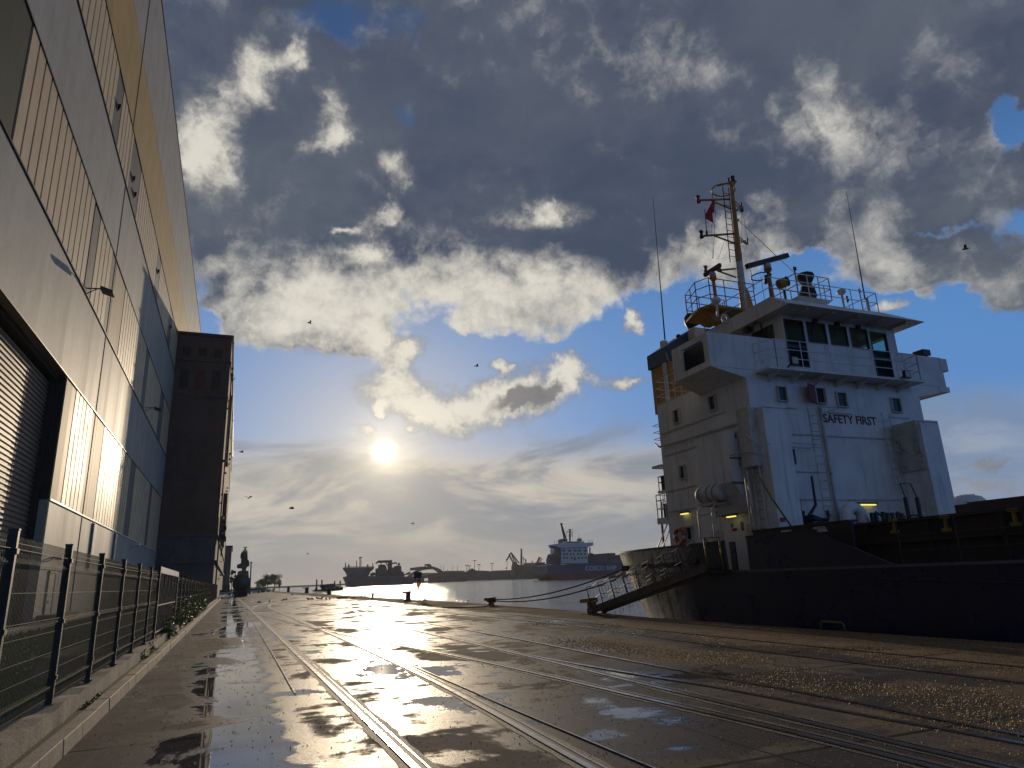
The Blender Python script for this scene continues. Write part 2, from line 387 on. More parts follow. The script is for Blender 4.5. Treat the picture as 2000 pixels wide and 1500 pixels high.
for i in range(n-1):
    (x0, y0), (x1, y1) = EDGE[i], EDGE[i+1]
    b.hexa([(x0-.5, y0, -4), (x0, y0, -4), (x1, y1, -4), (x1-.5, y1, -4)], [(x0-.5, y0, -.004), (x0, y0, -.004), (x1, y1, -.004), (x1-.5, y1, -.004)])
tag(b.build('quay_wall_ground', stone), kind='structure')
# yard behind the fence and the land beyond
yard = mat('yard_soil', (0.040, 0.044, 0.024), 0.95, scale=1.3, col2=(0.055, 0.048, 0.036), bump=1.0, bscale=9)
b = MB(); b.quad((-900, -120, -.01), (-1.7, -120, -.01), (-1.7, 900, -.01), (-900, 900, -.01)); tag(b.build('yard_ground', yard), kind='structure')
# water
def water_mat():
    m = bpy.data.materials.new('harbour_water'); m.use_nodes = True; k = NT(m.node_tree); b = k.n['Principled BSDF']
    P = k.n.new('ShaderNodeNewGeometry').outputs['Position']; x, y, z = k.xyz(P)
    b.inputs['Base Color'].default_value = (0.03, 0.05, 0.065, 1); b.inputs['Roughness'].default_value = 0.10; b.inputs['IOR'].default_value = 1.33
    h = k.add(k.mul(k.noise(k.comb(k.mul(x, 1), k.mul(y, .55), 0), 0.9, 4, 0.6), 1.0), k.mul(k.noise(P, 4.0, 3, 0.6), 0.25))
    h = k.add(h, k.mul(k.noise(P, 0.12, 3, 0.5), 1.5))
    bp = k.n.new('ShaderNodeBump'); bp.inputs['Distance'].default_value = 0.35; bp.inputs['Strength'].default_value = 0.8
    k.l.new(h, bp.inputs['Height']); k.l.new(bp.outputs[0], b.inputs['Normal'])
    MATS['harbour_water'] = m; return m
water_mat()
b = MB(); b.quad((-9000, -800, WATER), (14000, -800, WATER), (14000, 14000, WATER), (-9000, 14000, WATER))
tag(b.build('water', MATS['harbour_water']), kind='structure')
# kerb: concrete stones laid end to end; low wall behind it carries the fence
conc = mat('old_concrete', (0.27, 0.22, 0.165), 0.85, scale=1.5, col2=(0.12, 0.10, 0.08), streak=0.9, bump=0.6, bscale=25)
conc2 = mat('kerb_concrete', (0.30, 0.235, 0.165), 0.8, scale=2.0, col2=(0.19, 0.15, 0.11), streak=.3, bump=0.4, bscale=30)
kb = MB()
y = -6.0
while y < 240:
    L = 1.0 if y < 60 else 4.0
    dx = random.uniform(-.006, .006); dz = random.uniform(-.008, .008)
    kb.hexa([(-1.68, y+.006, -.05), (-1.5+dx, y+.006, -.05), (-1.5+dx, y+L-.006, -.05), (-1.68, y+L-.006, -.05)],
            [(-1.68, y+.006, .17+dz), (-1.515+dx, y+.006, .17+dz), (-1.515+dx, y+L-.006, .17+dz), (-1.68, y+L-.006, .17+dz)]); y += L
tag(kb.build('kerb', conc2, bevel=0.008), kind='structure')
fl = MB(); fl.box((-1.82, -6, -.05), (-1.683, 240, .115)); tag(fl.build('gutter_ground', mat('gutter_dirt', (0.075, 0.062, 0.042), 0.95, scale=3, col2=(0.05, 0.065, 0.02), bump=1.0, bscale=30)), kind='structure')
wl = MB(); rr = random.Random(3)
ys = [-6+i*.5 for i in range(60)]+[24+i*3 for i in range(32)]
prof = [(-1.80+rr.uniform(-.012, .012), .33+rr.uniform(-.03, .02), -2.12) for _ in ys]
for i in range(len(ys)-1):
    (a, za, c), (d, zd, e) = prof[i], prof[i+1]; y0, y1 = ys[i], ys[i+1]
    wl.hexa([(c, y0, -.05), (a, y0, -.05), (d, y1, -.05), (e, y1, -.05)], [(c, y0, za), (a-.02, y0, za), (d-.02, y1, zd), (e, y1, zd)])
tag(wl.build('low_wall', conc), 'low weathered concrete wall carrying the mesh fence beside the kerb', 'wall')
# ---------------------------------------------------------------- rails sunk in the quay
rail_m = mat('rail_steel', (0.42, 0.36, 0.30), 0.28, metal=1.0, scale=5, var=0.25, rvar=0.1, spots=(9, .58, .6))
groove_m = mat('groove_shade', (0.018, 0.015, 0.012), 0.7, scale=10)  # near-black strip paints the shade of a recess that is not cut
edge_m = mat('broken_edge', (0.07, 0.055, 0.042), 0.7, scale=12, bump=1.0, bscale=50)
def strip(pts, x0, x1, z, zb=None, jag=0):
    """ribbon along a ground line between side offsets x0..x1 (right positive)"""
    b = MB(); r = random.Random(len(pts)); L = []
    for i, p in enumerate(pts):
        d = (pts[min(i+1, len(pts)-1)]-pts[max(i-1, 0)]).normalized(); s = V((d.y, -d.x, 0))
        L.append((p+s*(x0-r.random()*jag), p+s*(x1+r.random()*jag)))
    for i in range(len(L)-1):
        (a, b1), (c, d1) = L[i], L[i+1]
        if zb is None: b.quad((a.x, a.y, z), (b1.x, b1.y, z), (d1.x, d1.y, z), (c.x, c.y, z))
        else: b.hexa([(a.x, a.y, zb), (b1.x, b1.y, zb), (d1.x, d1.y, zb), (c.x, c.y, zb)], [(a.x, a.y, z), (b1.x, b1.y, z), (d1.x, d1.y, z), (c.x, c.y, z)])
    return b
def dense(pts, near=0.22):
    out = [pts[0]]
    for a, b_ in zip(pts, pts[1:]):
        L = (b_-a).length; n = max(1, int(L/(near*max(1, a.y/8))))
        out += [a.lerp(b_, (i+1)/n) for i in range(n)]
    return out
def rail(name, wpts, label, w=0.07, groove=True, jag=0.05, cat='rail'):
    pts = dense(smooth_line([V((x, y, 0)) for x, y in wpts], 8))
    root = tag(strip(pts, -w/2, w/2, 0.016, -0.02).build(name, rail_m), label, cat, 'rails sunk in the wet quay')
    if groove:
        strip(pts, w/2+.002, w/2+.062, 0.006).build('groove', groove_m, root)
        strip(pts, w/2+.064, w/2+.085, 0.012, -0.02).build('guard_rail', rail_m, root)
        strip(pts, w/2+.088, w/2+.13, 0.0045, jag=jag).build('broken_edge', edge_m, root)
        strip(pts, -w/2-.05, -w/2-.002, 0.0045, jag=jag).build('broken_edge', edge_m, root)
    return root
rail('rail', [(1.62, -4), (1.62, 6.7), (1.6, 14), (1.56, 21), (1.5, 43), (1.35, 80), (1.2, 120), (1.1, 160)], 'left rail of the nearest track, shining straight towards the tank wagon')
rail('rail', [(2.55, -4), (2.78, 1), (2.96, 6), (3.10, 9), (3.21, 13), (3.26, 20.7), (3.12, 34), (3.0, 48), (2.98, 61), (3.6, 72), (6.7, 96)], 'second rail from the left, bending right at its far end')
rail('rail', [(5.35, -4), (5.3, 4.5), (5.2, 7.1), (5.1, 8.6), (4.95, 11), (4.7, 14.2), (4.3, 18), (3.8, 22), (2.9, 31.3), (1.75, 46)], 'long turnout rail swinging over from the first track to the right foreground')
rail('rail', [(5.72, -4), (5.72, 4.2), (5.72, 7.7), (5.75, 10), (5.82, 14), (5.85, 19), (5.9, 23), (6.2, 31.6), (7.0, 43.8), (10, 70)], 'middle rail with a wide black groove, curving right near the pigeons')
rail('rail', [(6.9, -4), (6.6, 4.5), (6.5, 6.1), (6.4, 8.6), (6.25, 10), (6.05, 12), (5.93, 14)], 'short rail joining the middle rail in the brown patch', groove=False)
rail('rail', [(6.85, -4), (6.9, 4.7), (7.0, 7), (7.0, 10), (7.08, 14), (7.2, 18), (7.2, 22), (7.25, 28), (8.0, 39), (10.9, 62)], 'bright rail right of the middle one, passing the ochre grain', groove=False)
rail('crane_rail', [(9.6, -4), (9.7, 6.5), (9.7, 9), (9.8, 13), (10.2, 18), (10.4, 22), (10.3, 30), (10, 40)], 'thin crane rail along the dark strip near the ship', w=0.05, groove=False)
rail('crane_rail', [(11.1, 4), (11.1, 15), (11.3, 20), (11.6, 28), (11.8, 38), (12.3, 70)], 'thin crane rail nearest the brick paved quay edge', w=0.035, groove=False)
rail('rail', [(1.66, 58), (1.75, 63), (2.1, 68), (3.0, 76), (5.4, 100)], 'short bright curved rail branching off the first track', groove=False)
rail('steel_edge', [(1.02, 11.9), (1.06, 23), (1.1, 60), (1.1, 121)], 'thin steel edging strip left of the first rail', w=0.025, groove=False, cat='edging strip')
rail('steel_edge', [(3.42, 3), (3.4, 5.6), (3.38, 8.8), (3.4, 12.1), (3.45, 30)], 'thin steel edging strip right of the second rail', w=0.018, groove=False, cat='edging strip')

# loose grit everywhere, spilt grain thick on the right
def crumbs_mesh(n, pick, s0, s1, seed):
    rg = random.Random(seed); b = MB()
    for i in range(n):
        x, y = pick(rg); s = rg.uniform(s0, s1)*(1+y/30); a = rg.uniform(0, 6.28); n0 = len(b.v); z = .002
        for j in range(3): t = a+j*2.1+rg.uniform(-.3, .3); b.v.append((x+math.cos(t)*s, y+math.sin(t)*s, z))
        b.v.append((x+rg.uniform(-.3, .3)*s, y, z+s*rg.uniform(.7, 1.3)))
        for q in ((0, 1, 3), (1, 2, 3), (2, 0, 3)): b.addf(tuple(n0+t for t in q))
    return b
def pick_grit(rg):
    y = 4+rg.random()**1.7*26; return rg.uniform(-1.4, min(13.5, 3+y*.9)), y
def pick_grain(rg):
    r = rg.random()
    if r < .5: y = rg.uniform(3.6, 9.5); return 7.9-(y-5)*.05+.45*math.sin(y*2.1)+rg.gauss(0, .5), y
    if r < .75: y = 6+rg.random()*18; return 10.7+.5*math.sin(y*1.3)+rg.gauss(0, .35), y
    if r < .9: return rg.gauss(8.0, .35), rg.gauss(14.5, 1.6)
    return rg.gauss(8.6, .4), rg.gauss(11.2, .7)
tag(crumbs_mesh(5000, pick_grit, .0035, .009, 1).build('grit', mat('grit_stone', (0.30, 0.26, 0.20), .7, var=.3, scale=40)), 'loose grit scattered over the wet quay', kind='stuff')
tag(crumbs_mesh(12000, pick_grain, .005, .010, 2).build('spilt_grain', mat('ochre_grain', (0.52, 0.29, 0.07), .6, var=.25, scale=40)), 'ochre grain spilt over the rails on the right', kind='stuff')
# ================================================================ the tall metal-clad hall
BX = -10.87
def siding(name, col, dark, period=1.27, off=0.0, rough=0.64, metal=0.08):
    m = bpy.data.materials.new(name); m.use_nodes = True; k = NT(m.node_tree); b = k.n['Principled BSDF']
    P = k.n.new('ShaderNodeNewGeometry').outputs['Position']; x, y, z = k.xyz(P)
    f = k.m('FRACT', k.m('DIVIDE', k.sub(y, off), period))
    seam = k.m('LESS_THAN', k.m('ABSOLUTE', k.sub(f, 0.5)), 0.014)
    cell = k.m('FLOOR', k.m('DIVIDE', k.sub(y, off), period))
    wn = k.n.new('ShaderNodeTexWhiteNoise'); wn.noise_dimensions = '1D'; k.l.new(cell, wn.inputs['W'])
    n = k.noise(P, 0.5, 5, 0.6)
    st = k.noise(k.comb(0, k.mul(y, 3), k.mul(z, 0.12)), 1.0, 5, 0.6)
    c = k.mix(k.step(n, 0.3, 0.7), col, dark)
    c = k.mix(k.mul(wn.outputs[0], 0.12), c, (0.05, 0.05, 0.05))
    c = k.mix(k.mul(k.step(st, 0.5, 0.8), 0.25), c, (0.08, 0.075, 0.06))
    c = k.mix(k.mul(seam, 0.35), c, (0.05, 0.05, 0.05))
    k.l.new(c, b.inputs['Base Color']); b.inputs['Metallic'].default_value = metal; b.inputs['Specular IOR Level'].default_value = 0.12
    k.l.new(k.add(rough, k.mul(k.sub(wn.outputs[0], 0.5), 0.06)), b.inputs['Roughness'])
    bp = k.n.new('ShaderNodeBump'); bp.inputs['Distance'].default_value = 0.01; bp.inputs['Strength'].default_value = 0.5
    micro = k.m('SINE', k.mul(y, 2*math.pi/0.16))
    h = k.add(k.mul(seam, -1.5), k.mul(micro, 0.10)); h = k.add(h, k.mul(k.noise(P, 0.8, 3, .5), 3.0))
    k.l.new(h, bp.inputs['Height']); k.l.new(bp.outputs[0], b.inputs['Normal'])
    return m
M_grey = siding('grey_cladding', (0.41, 0.395, 0.345), (0.35, 0.335, 0.29))
M_gold = siding('gold_cladding', (0.50, 0.34, 0.13), (0.44, 0.29, 0.11))
M_beige = siding('beige_cladding', (0.50, 0.39, 0.25), (0.44, 0.34, 0.21), period=2.6)
M_green = siding('green_grey_cladding', (0.085, 0.09, 0.062), (0.07, 0.075, 0.05), metal=0.1)
M_mid = siding('taupe_cladding', (0.17, 0.16, 0.14), (0.14, 0.13, 0.12), metal=0.1, period=2.6)
M_poly = mat('window_panel', (0.66, 0.49, 0.29), 0.55, metal=0.0, spec=.3, var=0.08, scale=0.6, rvar=0.05)
M_gap = mat('panel_gap', (0.012, 0.012, 0.012), 0.7)
M_trim = mat('white_trim', (0.75, 0.74, 0.70), 0.4)
M_dark = mat('dark_trim', (0.02, 0.02, 0.022), 0.5)
hall = thing('industrial_hall', (BX, 60, 0), 'huge grey metal clad hall with gold band and ribbed window strips on the left', 'hall')
T = 0.5
ZB = [0, 7.4, 15.35, 21.9, 28.7, 35.8, 41.4, 49.5, 61.2]
Y0, Y1 = -30.0, 190.0
def slab(name, m, y0, y1, z0, z1, x1=BX, th=T, par=hall): return MB().box((x1-th, y0, z0), (x1, y1, z1)).build(name, m, par)
g = 0.03
slab('wall_band', M_grey, 50.0, Y1, 0, ZB[1]-g)
slab('wall_band', M_grey, Y0, Y1, ZB[2]+g, ZB[3]-g)
slab('wall_band', M_grey, Y0, Y1, ZB[4]+g, ZB[5]-g)
slab('gold_band', M_gold, Y0, Y1, ZB[6]+g, ZB[7]-g)
slab('wall_band', M_grey, Y0, Y1, ZB[7]+g, ZB[8])
slab('wall_core', M_gap, 50.0, Y1, ZB[1]-g, ZB[2]+g, BX-.06, .4); slab('wall_core', M_gap, Y0, Y1, ZB[3]-g, ZB[4]+g, BX-.06, .4)
slab('wall_core', M_gap, Y0, Y1, ZB[5]-g, ZB[6]+g, BX-.06, .4); slab('wall_core', M_gap, Y0, Y1, ZB[7]-g, ZB[7]+g, BX-.06, .4)
MB().box((BX-60, Y0, ZB[8]), (BX+.06, Y1, ZB[8]+.25)).build('roof', M_dark, hall)
MB().box((BX-60, Y1, 0), (BX, Y1+.5, ZB[8])).build('end_wall', M_grey, hall)
def zone(zi, segs):
    z0, z1 = ZB[zi]+.05, ZB[zi+1]-.05
    for kind, y0, y1 in segs:
        if kind == 'r':
            n = max(1, round((y1-y0)/1.3)); w = (y1-y0)/n; b = MB()
            for i in range(n): b.box((BX-.05, y0+i*w+.11, z0), (BX+.03, y0+(i+1)*w-.11, z1))
            b.build('ribbed_window', M_poly, hall)
        else:
            MB().box((BX-.05, y0+.04, z0), (BX+.004, y1-.04, z1)).build('infill_panel', {'b': M_beige, 'g': M_green, 'm': M_mid}[kind], hall)
zone(1, [('b', 50.1, 53.1), ('r', 53.1, 59.4), ('b', 59.4, 61.6), ('b', 61.6, 64.8), ('r', 64.8, 82), ('m', 82, 86), ('r', 86, 101), ('m', 101, 104), ('r', 104, 117)])
zone(3, [('g', -30, 33.6), ('r', 33.7, 50.9), ('m', 51.2, 53.2), ('r', 53.2, 59.0), ('m', 59.0, 61.3), ('b', 61.3, 66.5), ('r', 66.5, 84), ('m', 84, 87), ('r', 87, 102), ('m', 102, 107), ('r', 107, 117), ('m', 117, 190)])
zone(5, [('g', -30, 20), ('r', 20, 52.5), ('m', 52.5, 55), ('r', 55, 61.5), ('m', 61.5, 67), ('r', 67, 84), ('m', 84, 88), ('r', 88, 102), ('m', 102, 107), ('r', 107, 117), ('m', 117, 190)])
# dark open casements standing out of the top strip
for y, z in ((53.6, 38.2), (63.2, 37.6), (64.8, 36.9), (85.6, 38.5), (105, 38.4)):
    MB().hexa([(BX+.02, y, z), (BX+.28, y-.3, z+.25), (BX+.28, y-.24, z+.25), (BX+.02, y+.06, z)], [(BX+.02, y, z+.7), (BX+.28, y-.3, z+.55), (BX+.28, y-.24, z+.55), (BX+.02, y+.06, z+.7)]).build('casement', M_dark, hall)
for z, y0 in ((7.4, 50.05), (15.35, 30), (21.9, Y0), (28.7, Y0), (35.8, Y0), (41.4, Y0)):
    MB().box((BX+.014, y0, z-.07), (BX+.09, 117, z+.03)).build('sill', M_trim if z == 7.4 else M_dark, hall)
MB().box((BX+.005, 60.55, 0), (BX+.04, 60.68, 61.2)).build('expansion_joint', M_gap, hall)
MB().box((BX+.01, 50.02, .0), (BX+.05, 50.1, 15.3)).build('corner_trim', M_mid, hall)
# big doorway with a roller shutter
MB().box((BX-3.2, 50.0, 0), (BX-.55, 50.3, 15.3)).build('door_reveal', M_gap, hall)
MB().box((BX-3.2, 10, 15.05), (BX-.52, 50.0, 15.34)).build('door_head', M_gap, hall)
b = MB(); SX = BX-1.0; z = 0.0
prof = []
while z < 15.0: prof += [(SX, z), (SX+.07, z+.05), (SX+.07, z+.17), (SX, z+.22)]; z += 0.30
for (xa, za), (xb, zb) in zip(prof, prof[1:]): b.quad((xa, 10, za), (xa, 50, za), (xb, 50, zb), (xb, 10, zb))
b.build('roller_shutter', mat('shutter_metal', (0.21, 0.14, 0.09), 0.6, metal=0.0, scale=1), hall)
# louvres, personnel door
for yc in (65.6, 77.2):
    b = MB()
    for i in range(26): z = 3.62+i*.142; b.hexa([(BX+.01, yc-.6, z), (BX+.16, yc-.6, z-.05), (BX+.16, yc+.6, z-.05), (BX+.01, yc+.6, z)], [(BX+.01, yc-.6, z+.03), (BX+.16, yc-.6, z+.0), (BX+.16, yc+.6, z), (BX+.01, yc+.6, z+.03)])
    lv = b.build('louvre', M_trim, hall)
    MB().box((BX+.002, yc-.66, 3.5), (BX+.012, yc+.66, 7.3)).build('opening', M_gap, lv)
d = MB().box((BX+.003, 52.8, 0), (BX+.05, 54.4, 3.0)).build('door', mat('door_grey', (0.33, 0.33, 0.31), 0.45), hall)
MB().box((BX+.0, 52.62, 0), (BX+.08, 52.78, 3.15)).box((BX+.0, 54.42, 0), (BX+.08, 54.55, 3.15)).box((BX, 52.62, 3.02), (BX+.09, 54.55, 3.16)).build('frame', M_dark, d)
MB().box((BX+.05, 53.0, 1.2), (BX+.12, 53.25, 1.3)).build('handle', M_trim, d)
MB().box((BX+.0, 51.2, .25), (BX+1.1, 57.5, .5)).box((BX+1.0, 51.2, -.02), (BX+1.1, 57.5, .25)).build('door_step', conc, hall)
# lamps and camera on brackets
def flood(loc, label, s=1.0, down=0.35, m=None):
    x, y, z = loc; t = thing('floodlight', loc, label, 'floodlight', 'lamps and cameras on the hall')
    MB().bar((x, y, z), (x+1.15*s, y-.1, z+.05), .07).bar((x, y, z-.45*s), (x+.7*s, y-.07, z), .05).build('bracket', M_dark, t)
    MB().hexa([(x+.95*s, y-.55*s, z-.12), (x+1.75*s, y-.55*s, z-down), (x+1.75*s, y+.45*s, z-down), (x+.95*s, y+.45*s, z-.12)],
              [(x+.95*s, y-.55*s, z+.1), (x+1.75*s, y-.55*s, z-down+.18), (x+1.75*s, y+.45*s, z-down+.18), (x+.95*s, y+.45*s, z+.1)]).build('lamp_head', m or M_dark, t)
flood((BX, 51.8, 22.3), 'dark floodlight on an arm high above the big shutter door')
flood((BX, 88.5, 22.6), 'dark floodlight on an arm near the brick building shadow')
flood((BX, 51.9, 3.9), 'small white lamp on the hall above the personnel door', .45, .1, M_trim)
t = thing('security_camera', (BX, 89.5, 6.6), 'small security camera on the hall wall in the brick building shadow', 'camera')
MB().bar((BX, 89.5, 6.5), (BX+.8, 89.3, 6.7), .08).build('bracket', M_trim, t)
MB().box((BX+.5, 88.6, 6.72), (BX+.9, 89.7, 7.05)).build('camera_body', M_trim, t)
# ---------------------------------------------------------------- brick building at the end
def brick_mat(name, c1, c2, mortar):
    m = bpy.data.materials.new(name); m.use_nodes = True; k = NT(m.node_tree); b = k.n['Principled BSDF']
    P = k.n.new('ShaderNodeNewGeometry').outputs['Position']; x, y, z = k.xyz(P)
    br = k.n.new('ShaderNodeTexBrick'); k.l.new(k.comb(k.add(x, y), z, 0), br.inputs['Vector']); br.inputs['Scale'].default_value = 1.6
    br.inputs['Color1'].default_value = c1+(1,); br.inputs['Color2'].default_value = c2+(1,); br.inputs['Mortar'].default_value = mortar+(1,); br.inputs['Mortar Size'].default_value = .03
    n = k.noise(P, 0.25, 6, 0.65); st = k.noise(k.comb(k.mul(x, 2), k.mul(y, 2), k.mul(z, .15)), 1.0, 5, .6)
    c = k.mix(k.mul(k.step(n, .35, .7), .55), br.outputs['Color'], (0.05, 0.035, 0.03)); c = k.mix(k.mul(k.step(st, .5, .75), .4), c, (0.03, 0.025, 0.025))
    k.l.new(c, b.inputs['Base Color']); b.inputs['Roughness'].default_value = .9; return m
M_brick = brick_mat('old_brick', (0.17, 0.085, 0.06), (0.12, 0.06, 0.045), (0.10, 0.085, 0.07))
M_plinth = mat('dirty_plaster', (0.10, 0.10, 0.095), .9, scale=.4, streak=.5)
bk = thing('brick_building', (-6, 118, 0), 'tall dark brick grain store jutting out past the metal hall', 'building')
RX, FY = -2.62, 118.0
zb = atY(440, 660, FY).z
b = MB(); b.box((BX-20, FY, 9.6), (RX, 236, zb)); b.build('wall', M_brick, bk)
MB().box((BX-20, FY+.1, 0), (RX-.1, 236, 9.6)).build('plinth_wall', M_plinth, bk)
MB().box((BX-20, FY-.35, zb), (RX+.25, 236, zb+.45)).build('roof', M_dark, bk)
for z, h, o in ((37.9, .35, .16), (31.9, .2, .1), (9.6, .3, .12), (5.6, .35, .25)): MB().box((BX-20, FY-o, z), (RX+o, 236, z+h)).build('cornice', M_brick if z > 9.7 else M_plinth, bk)
M_glassd = mat('dark_glass', (0.012, 0.014, 0.016), 0.12, spec=.6)
M_red = mat('bricked_window', (0.14, 0.03, 0.025), .8)
for i, x in enumerate((-9.4, -7.0, -4.6)):
    f = MB().box((x-.65, FY-.04, 38.7), (x+.65, FY+.02, 40.3)).build('window', M_gap, bk); MB().box((x-.72, FY-.1, 38.5), (x+.72, FY-.045, 38.68)).build('sill', M_brick, f)
    f = MB().box((x-.65, FY-.04, 33.2), (x+.65, FY+.02, 36.4)).build('window', M_red if i == 1 else M_gap, bk); MB().box((x-.72, FY-.1, 33.0), (x+.72, FY-.045, 33.18)).build('sill', M_brick, f)
# down pipes, brackets and ledges on the quay side
b = MB(); rr = random.Random(5)
b.tube([(RX+.3, FY+.6, 0), (RX+.3, FY+.6, 30)], .12).tube([(RX+.22, FY+6, 0), (RX+.22, FY+6, 38)], .1)
b.build('down_pipe', mat('rusty_pipe', (0.15, 0.08, 0.05), .7, scale=6), bk)
b = MB()
for i in range(60):
    y = FY+rr.uniform(0, 60); z = rr.uniform(3, 43); s = rr.uniform(.1, .35); MB().box((RX, y, z), (RX+s*1.3, y+s*2, z+s)).build('wall_fitting', M_brick, bk)
MB().box((RX, FY+14, 24), (RX+.5, FY+22, 36)).build('bay', M_brick, bk); MB().box((RX, FY+30, 10), (RX+.7, FY+36, 20)).build('bay', M_brick, bk)
b = MB()
for i in range(9): z = 9+i*.45; b.box((RX+rr.uniform(.1, .3), FY+2, z), (RX+rr.uniform(.5, 1.5), FY+5, z+rr.uniform(.2, .7)))
b.tube([(RX+1.0, FY+4, 13), (RX+.95, FY+4, 10), (RX+.7, FY+4, 6.8)], .12)
b.build('grain_chute', M_dark, bk)
# ---------------------------------------------------------------- fence
M_post = mat('fence_steel', (0.04, 0.045, 0.04), 0.5, spec=.3, scale=8)
M_wire = mat('fence_wire', (0.03, 0.045, 0.035), 0.7, spec=.2)
FX = -1.97; ZF = 0.33
fence = thing('mesh_fence', (FX, 0, 0), 'long galvanised wire mesh fence with square posts beside the hall', 'fence')
pb = MB().box((FX-.04, 0-.03, ZF-.03), (FX+.04, 0+.03, 2.22)).box((FX-.045, -.035, 2.22), (FX+.045, .035, 2.235)).box((FX-.07, -.06, ZF-.01), (FX+.07, .06, ZF+.015))
for z in (.62, 1.27, 2.0): pb.box((FX+.04, -.04, z), (FX+.055, .04, z+.05))
post0 = pb.build('post', M_post, fence)
def mesh_panel(L, z0, z1, step):
    b = MB(); zs = [z0+.03, z0+.16, z0+.36, z0+.56, z0+.80, z0+.95, z0+1.25, z0+1.5, z0+1.66, z1-.06]
    fold = {3, 4, 7, 8}
    for i, z in enumerate(zs):
        o = .03 if i in (1, 5, 8) else 0
        b.bar((FX+o*.6, .04, z), (FX+o*.6, L-.04, z), .006)
    n = int(L/step)
    vs = [(0, z0), (0, z0+.1), (.018, z0+.14), (0, z0+.19), (0, z0+.85), (.018, z0+.9), (0, z0+.95), (0, z1-.3), (.018, z1-.25), (0, z1-.2), (0, z1)]
    for i in range(n+1):
        y = .05+(L-.1)*i/n
        for (o0, za), (o1, zb_) in zip(vs, vs[1:]):
            n0 = len(b.v); w = .003
            b.v += [(FX+o0-w, y, za), (FX+o0+w, y-w, za), (FX+o0+w, y+w, za), (FX+o1-w, y, zb_), (FX+o1+w, y-w, zb_), (FX+o1+w, y+w, zb_)]
            for q in ((0, 1, 4, 3), (1, 2, 5, 4), (2, 0, 3, 5)): b.addf(tuple(n0+t_ for t_ in q))
    return b
pan0 = mesh_panel(2.5, ZF+.06, 2.17, .05).build('mesh_panel', M_wire, fence)
pan1 = mesh_panel(2.5, ZF+.06, 2.17, .16).build('mesh_panel', M_wire, fence)
PY = [10.45+2.5*i for i in range(-6, 5)]      # posts near the viewer
def put(o, y):
    c = o.copy(); COL.objects.link(c); c.parent = fence; c.location = (0, y, 0); return c
for y in PY: put(post0, y); (put(pan0, y) if y < 20 else None)
yy = PY[-1]
GY0, GY1 = yy+2.2, yy+9.7                     # the gate with its white head
post0.location = (0, GY1, 0); pan0.location = (0, PY[-1]-.3, 0); 
farp = [GY1+2.5*i for i in range(1, 34)]
for y in farp: put(post0, y); put(pan1, y)
pan1.location = (0, GY1, 0)
gate = thing('sliding_gate', (FX, GY0, 0), 'barred gate in the fence with a pale top rail above green weeds', 'gate')
b = MB().box((FX-.05, GY0-.05, .3), (FX+.05, GY0+.05, 2.32)).box((FX-.05, GY1-.15, .3), (FX+.05, GY1-.05, 2.32)); b.build('post', M_post, gate)
MB().box((FX-.06, GY0+.06, 2.12), (FX+.05, GY1-.16, 2.3)).build('top_rail', M_trim, gate)
b = MB()
for i in range(15): y = GY0+.4+i*.46; b.box((FX-.02, y, .5), (FX+.02, y+.035, 2.1 if i % 3 else 1.75))
b.box((FX-.02, GY0+.06, .45), (FX+.02, GY1-.16, .5)).box((FX-.02, GY0+.06, 1.2), (FX+.02, GY1-.16, 1.24)); b.build('bars', M_post, gate)
# chunk of concrete lying behind the fence, gravel edge strips
t = MB().hexa([(-3.6, 17.0, -.02), (-2.6, 16.8, -.02), (-2.5, 21.5, -.02), (-3.5, 21.7, -.02)], [(-3.5, 17.1, .42), (-2.7, 16.9, .42), (-2.6, 21.4, .42), (-3.4, 21.6, .42)]).build('concrete_block', conc, bevel=.03)
tag(t, 'long pale concrete block lying in the weeds behind the fence', 'block')
tag(MB().box((BX+2.0, -20, -.02), (BX+2.3, 100, .22)).build('path_kerb', conc2), 'straight kerb running along the foot of the hall', 'kerb')
tag(MB().quad((BX+2.3, -20, -.004), (BX+6, -20, -.004), (BX+6, 110, -.004), (BX+2.3, 110, -.004)).build('yard_path_ground', mat('yard_asphalt', (0.05, 0.05, 0.05), .8, scale=1)), kind='structure')
# ---------------------------------------------------------------- weeds
M_leaf = mat('weed_leaf', (0.085, 0.15, 0.025), .5, scale=8, col2=(0.14, 0.17, 0.03)); 
for q in ('Subsurface Weight',): pass
WB = MB()
def weed(loc, h, r, n, label, rs):
    rg = random.Random(rs); b = WB; st = WB; x, y, z = loc
    for i in range(n):
        a = rg.uniform(0, 6.28); rr_ = r*math.sqrt(rg.random()); hh = h*(.45+.55*rg.random())*(1-.35*rr_/r)
        p0 = V((x+math.cos(a)*rr_*.3, y+math.sin(a)*rr_*.5, z)); p1 = V((x+math.cos(a)*rr_, y+math.sin(a)*rr_*1.6, z+hh))
        if i % 6 == 0: st.bar(p0, p1, .008)
        for j in range(6):
            p = p0.lerp(p1, rg.uniform(.15, 1.0))+V((rg.uniform(-.08, .08), rg.uniform(-.1, .1), rg.uniform(-.05, .05)*(h > .2)+.01))
            u = V((rg.uniform(-1, 1), rg.uniform(-1, 1), rg.uniform(-.6, .8))).normalized(); w = u.cross(V((rg.uniform(-1, 1), rg.uniform(-1, 1), 1))).normalized(); s = rg.uniform(.03, .075)*(1 if h > .2 else .3)
            b.quad(p-u*s, p+w*s*.4, p+u*s, p-w*s*.4)
k_ = 0
for i in range(46):
    y = 18.5+i*.95+random.uniform(-.4, .4); x = -2.2+random.uniform(-.4, .35); h = [.4, .7, 1.1, 1.45, 1.6][min(4, i//4)]*random.uniform(.7, 1.1)
    weed((x, y, .05), h, .42, 130, 'bushy green weed growing up the fence near the pale topped gate', i)
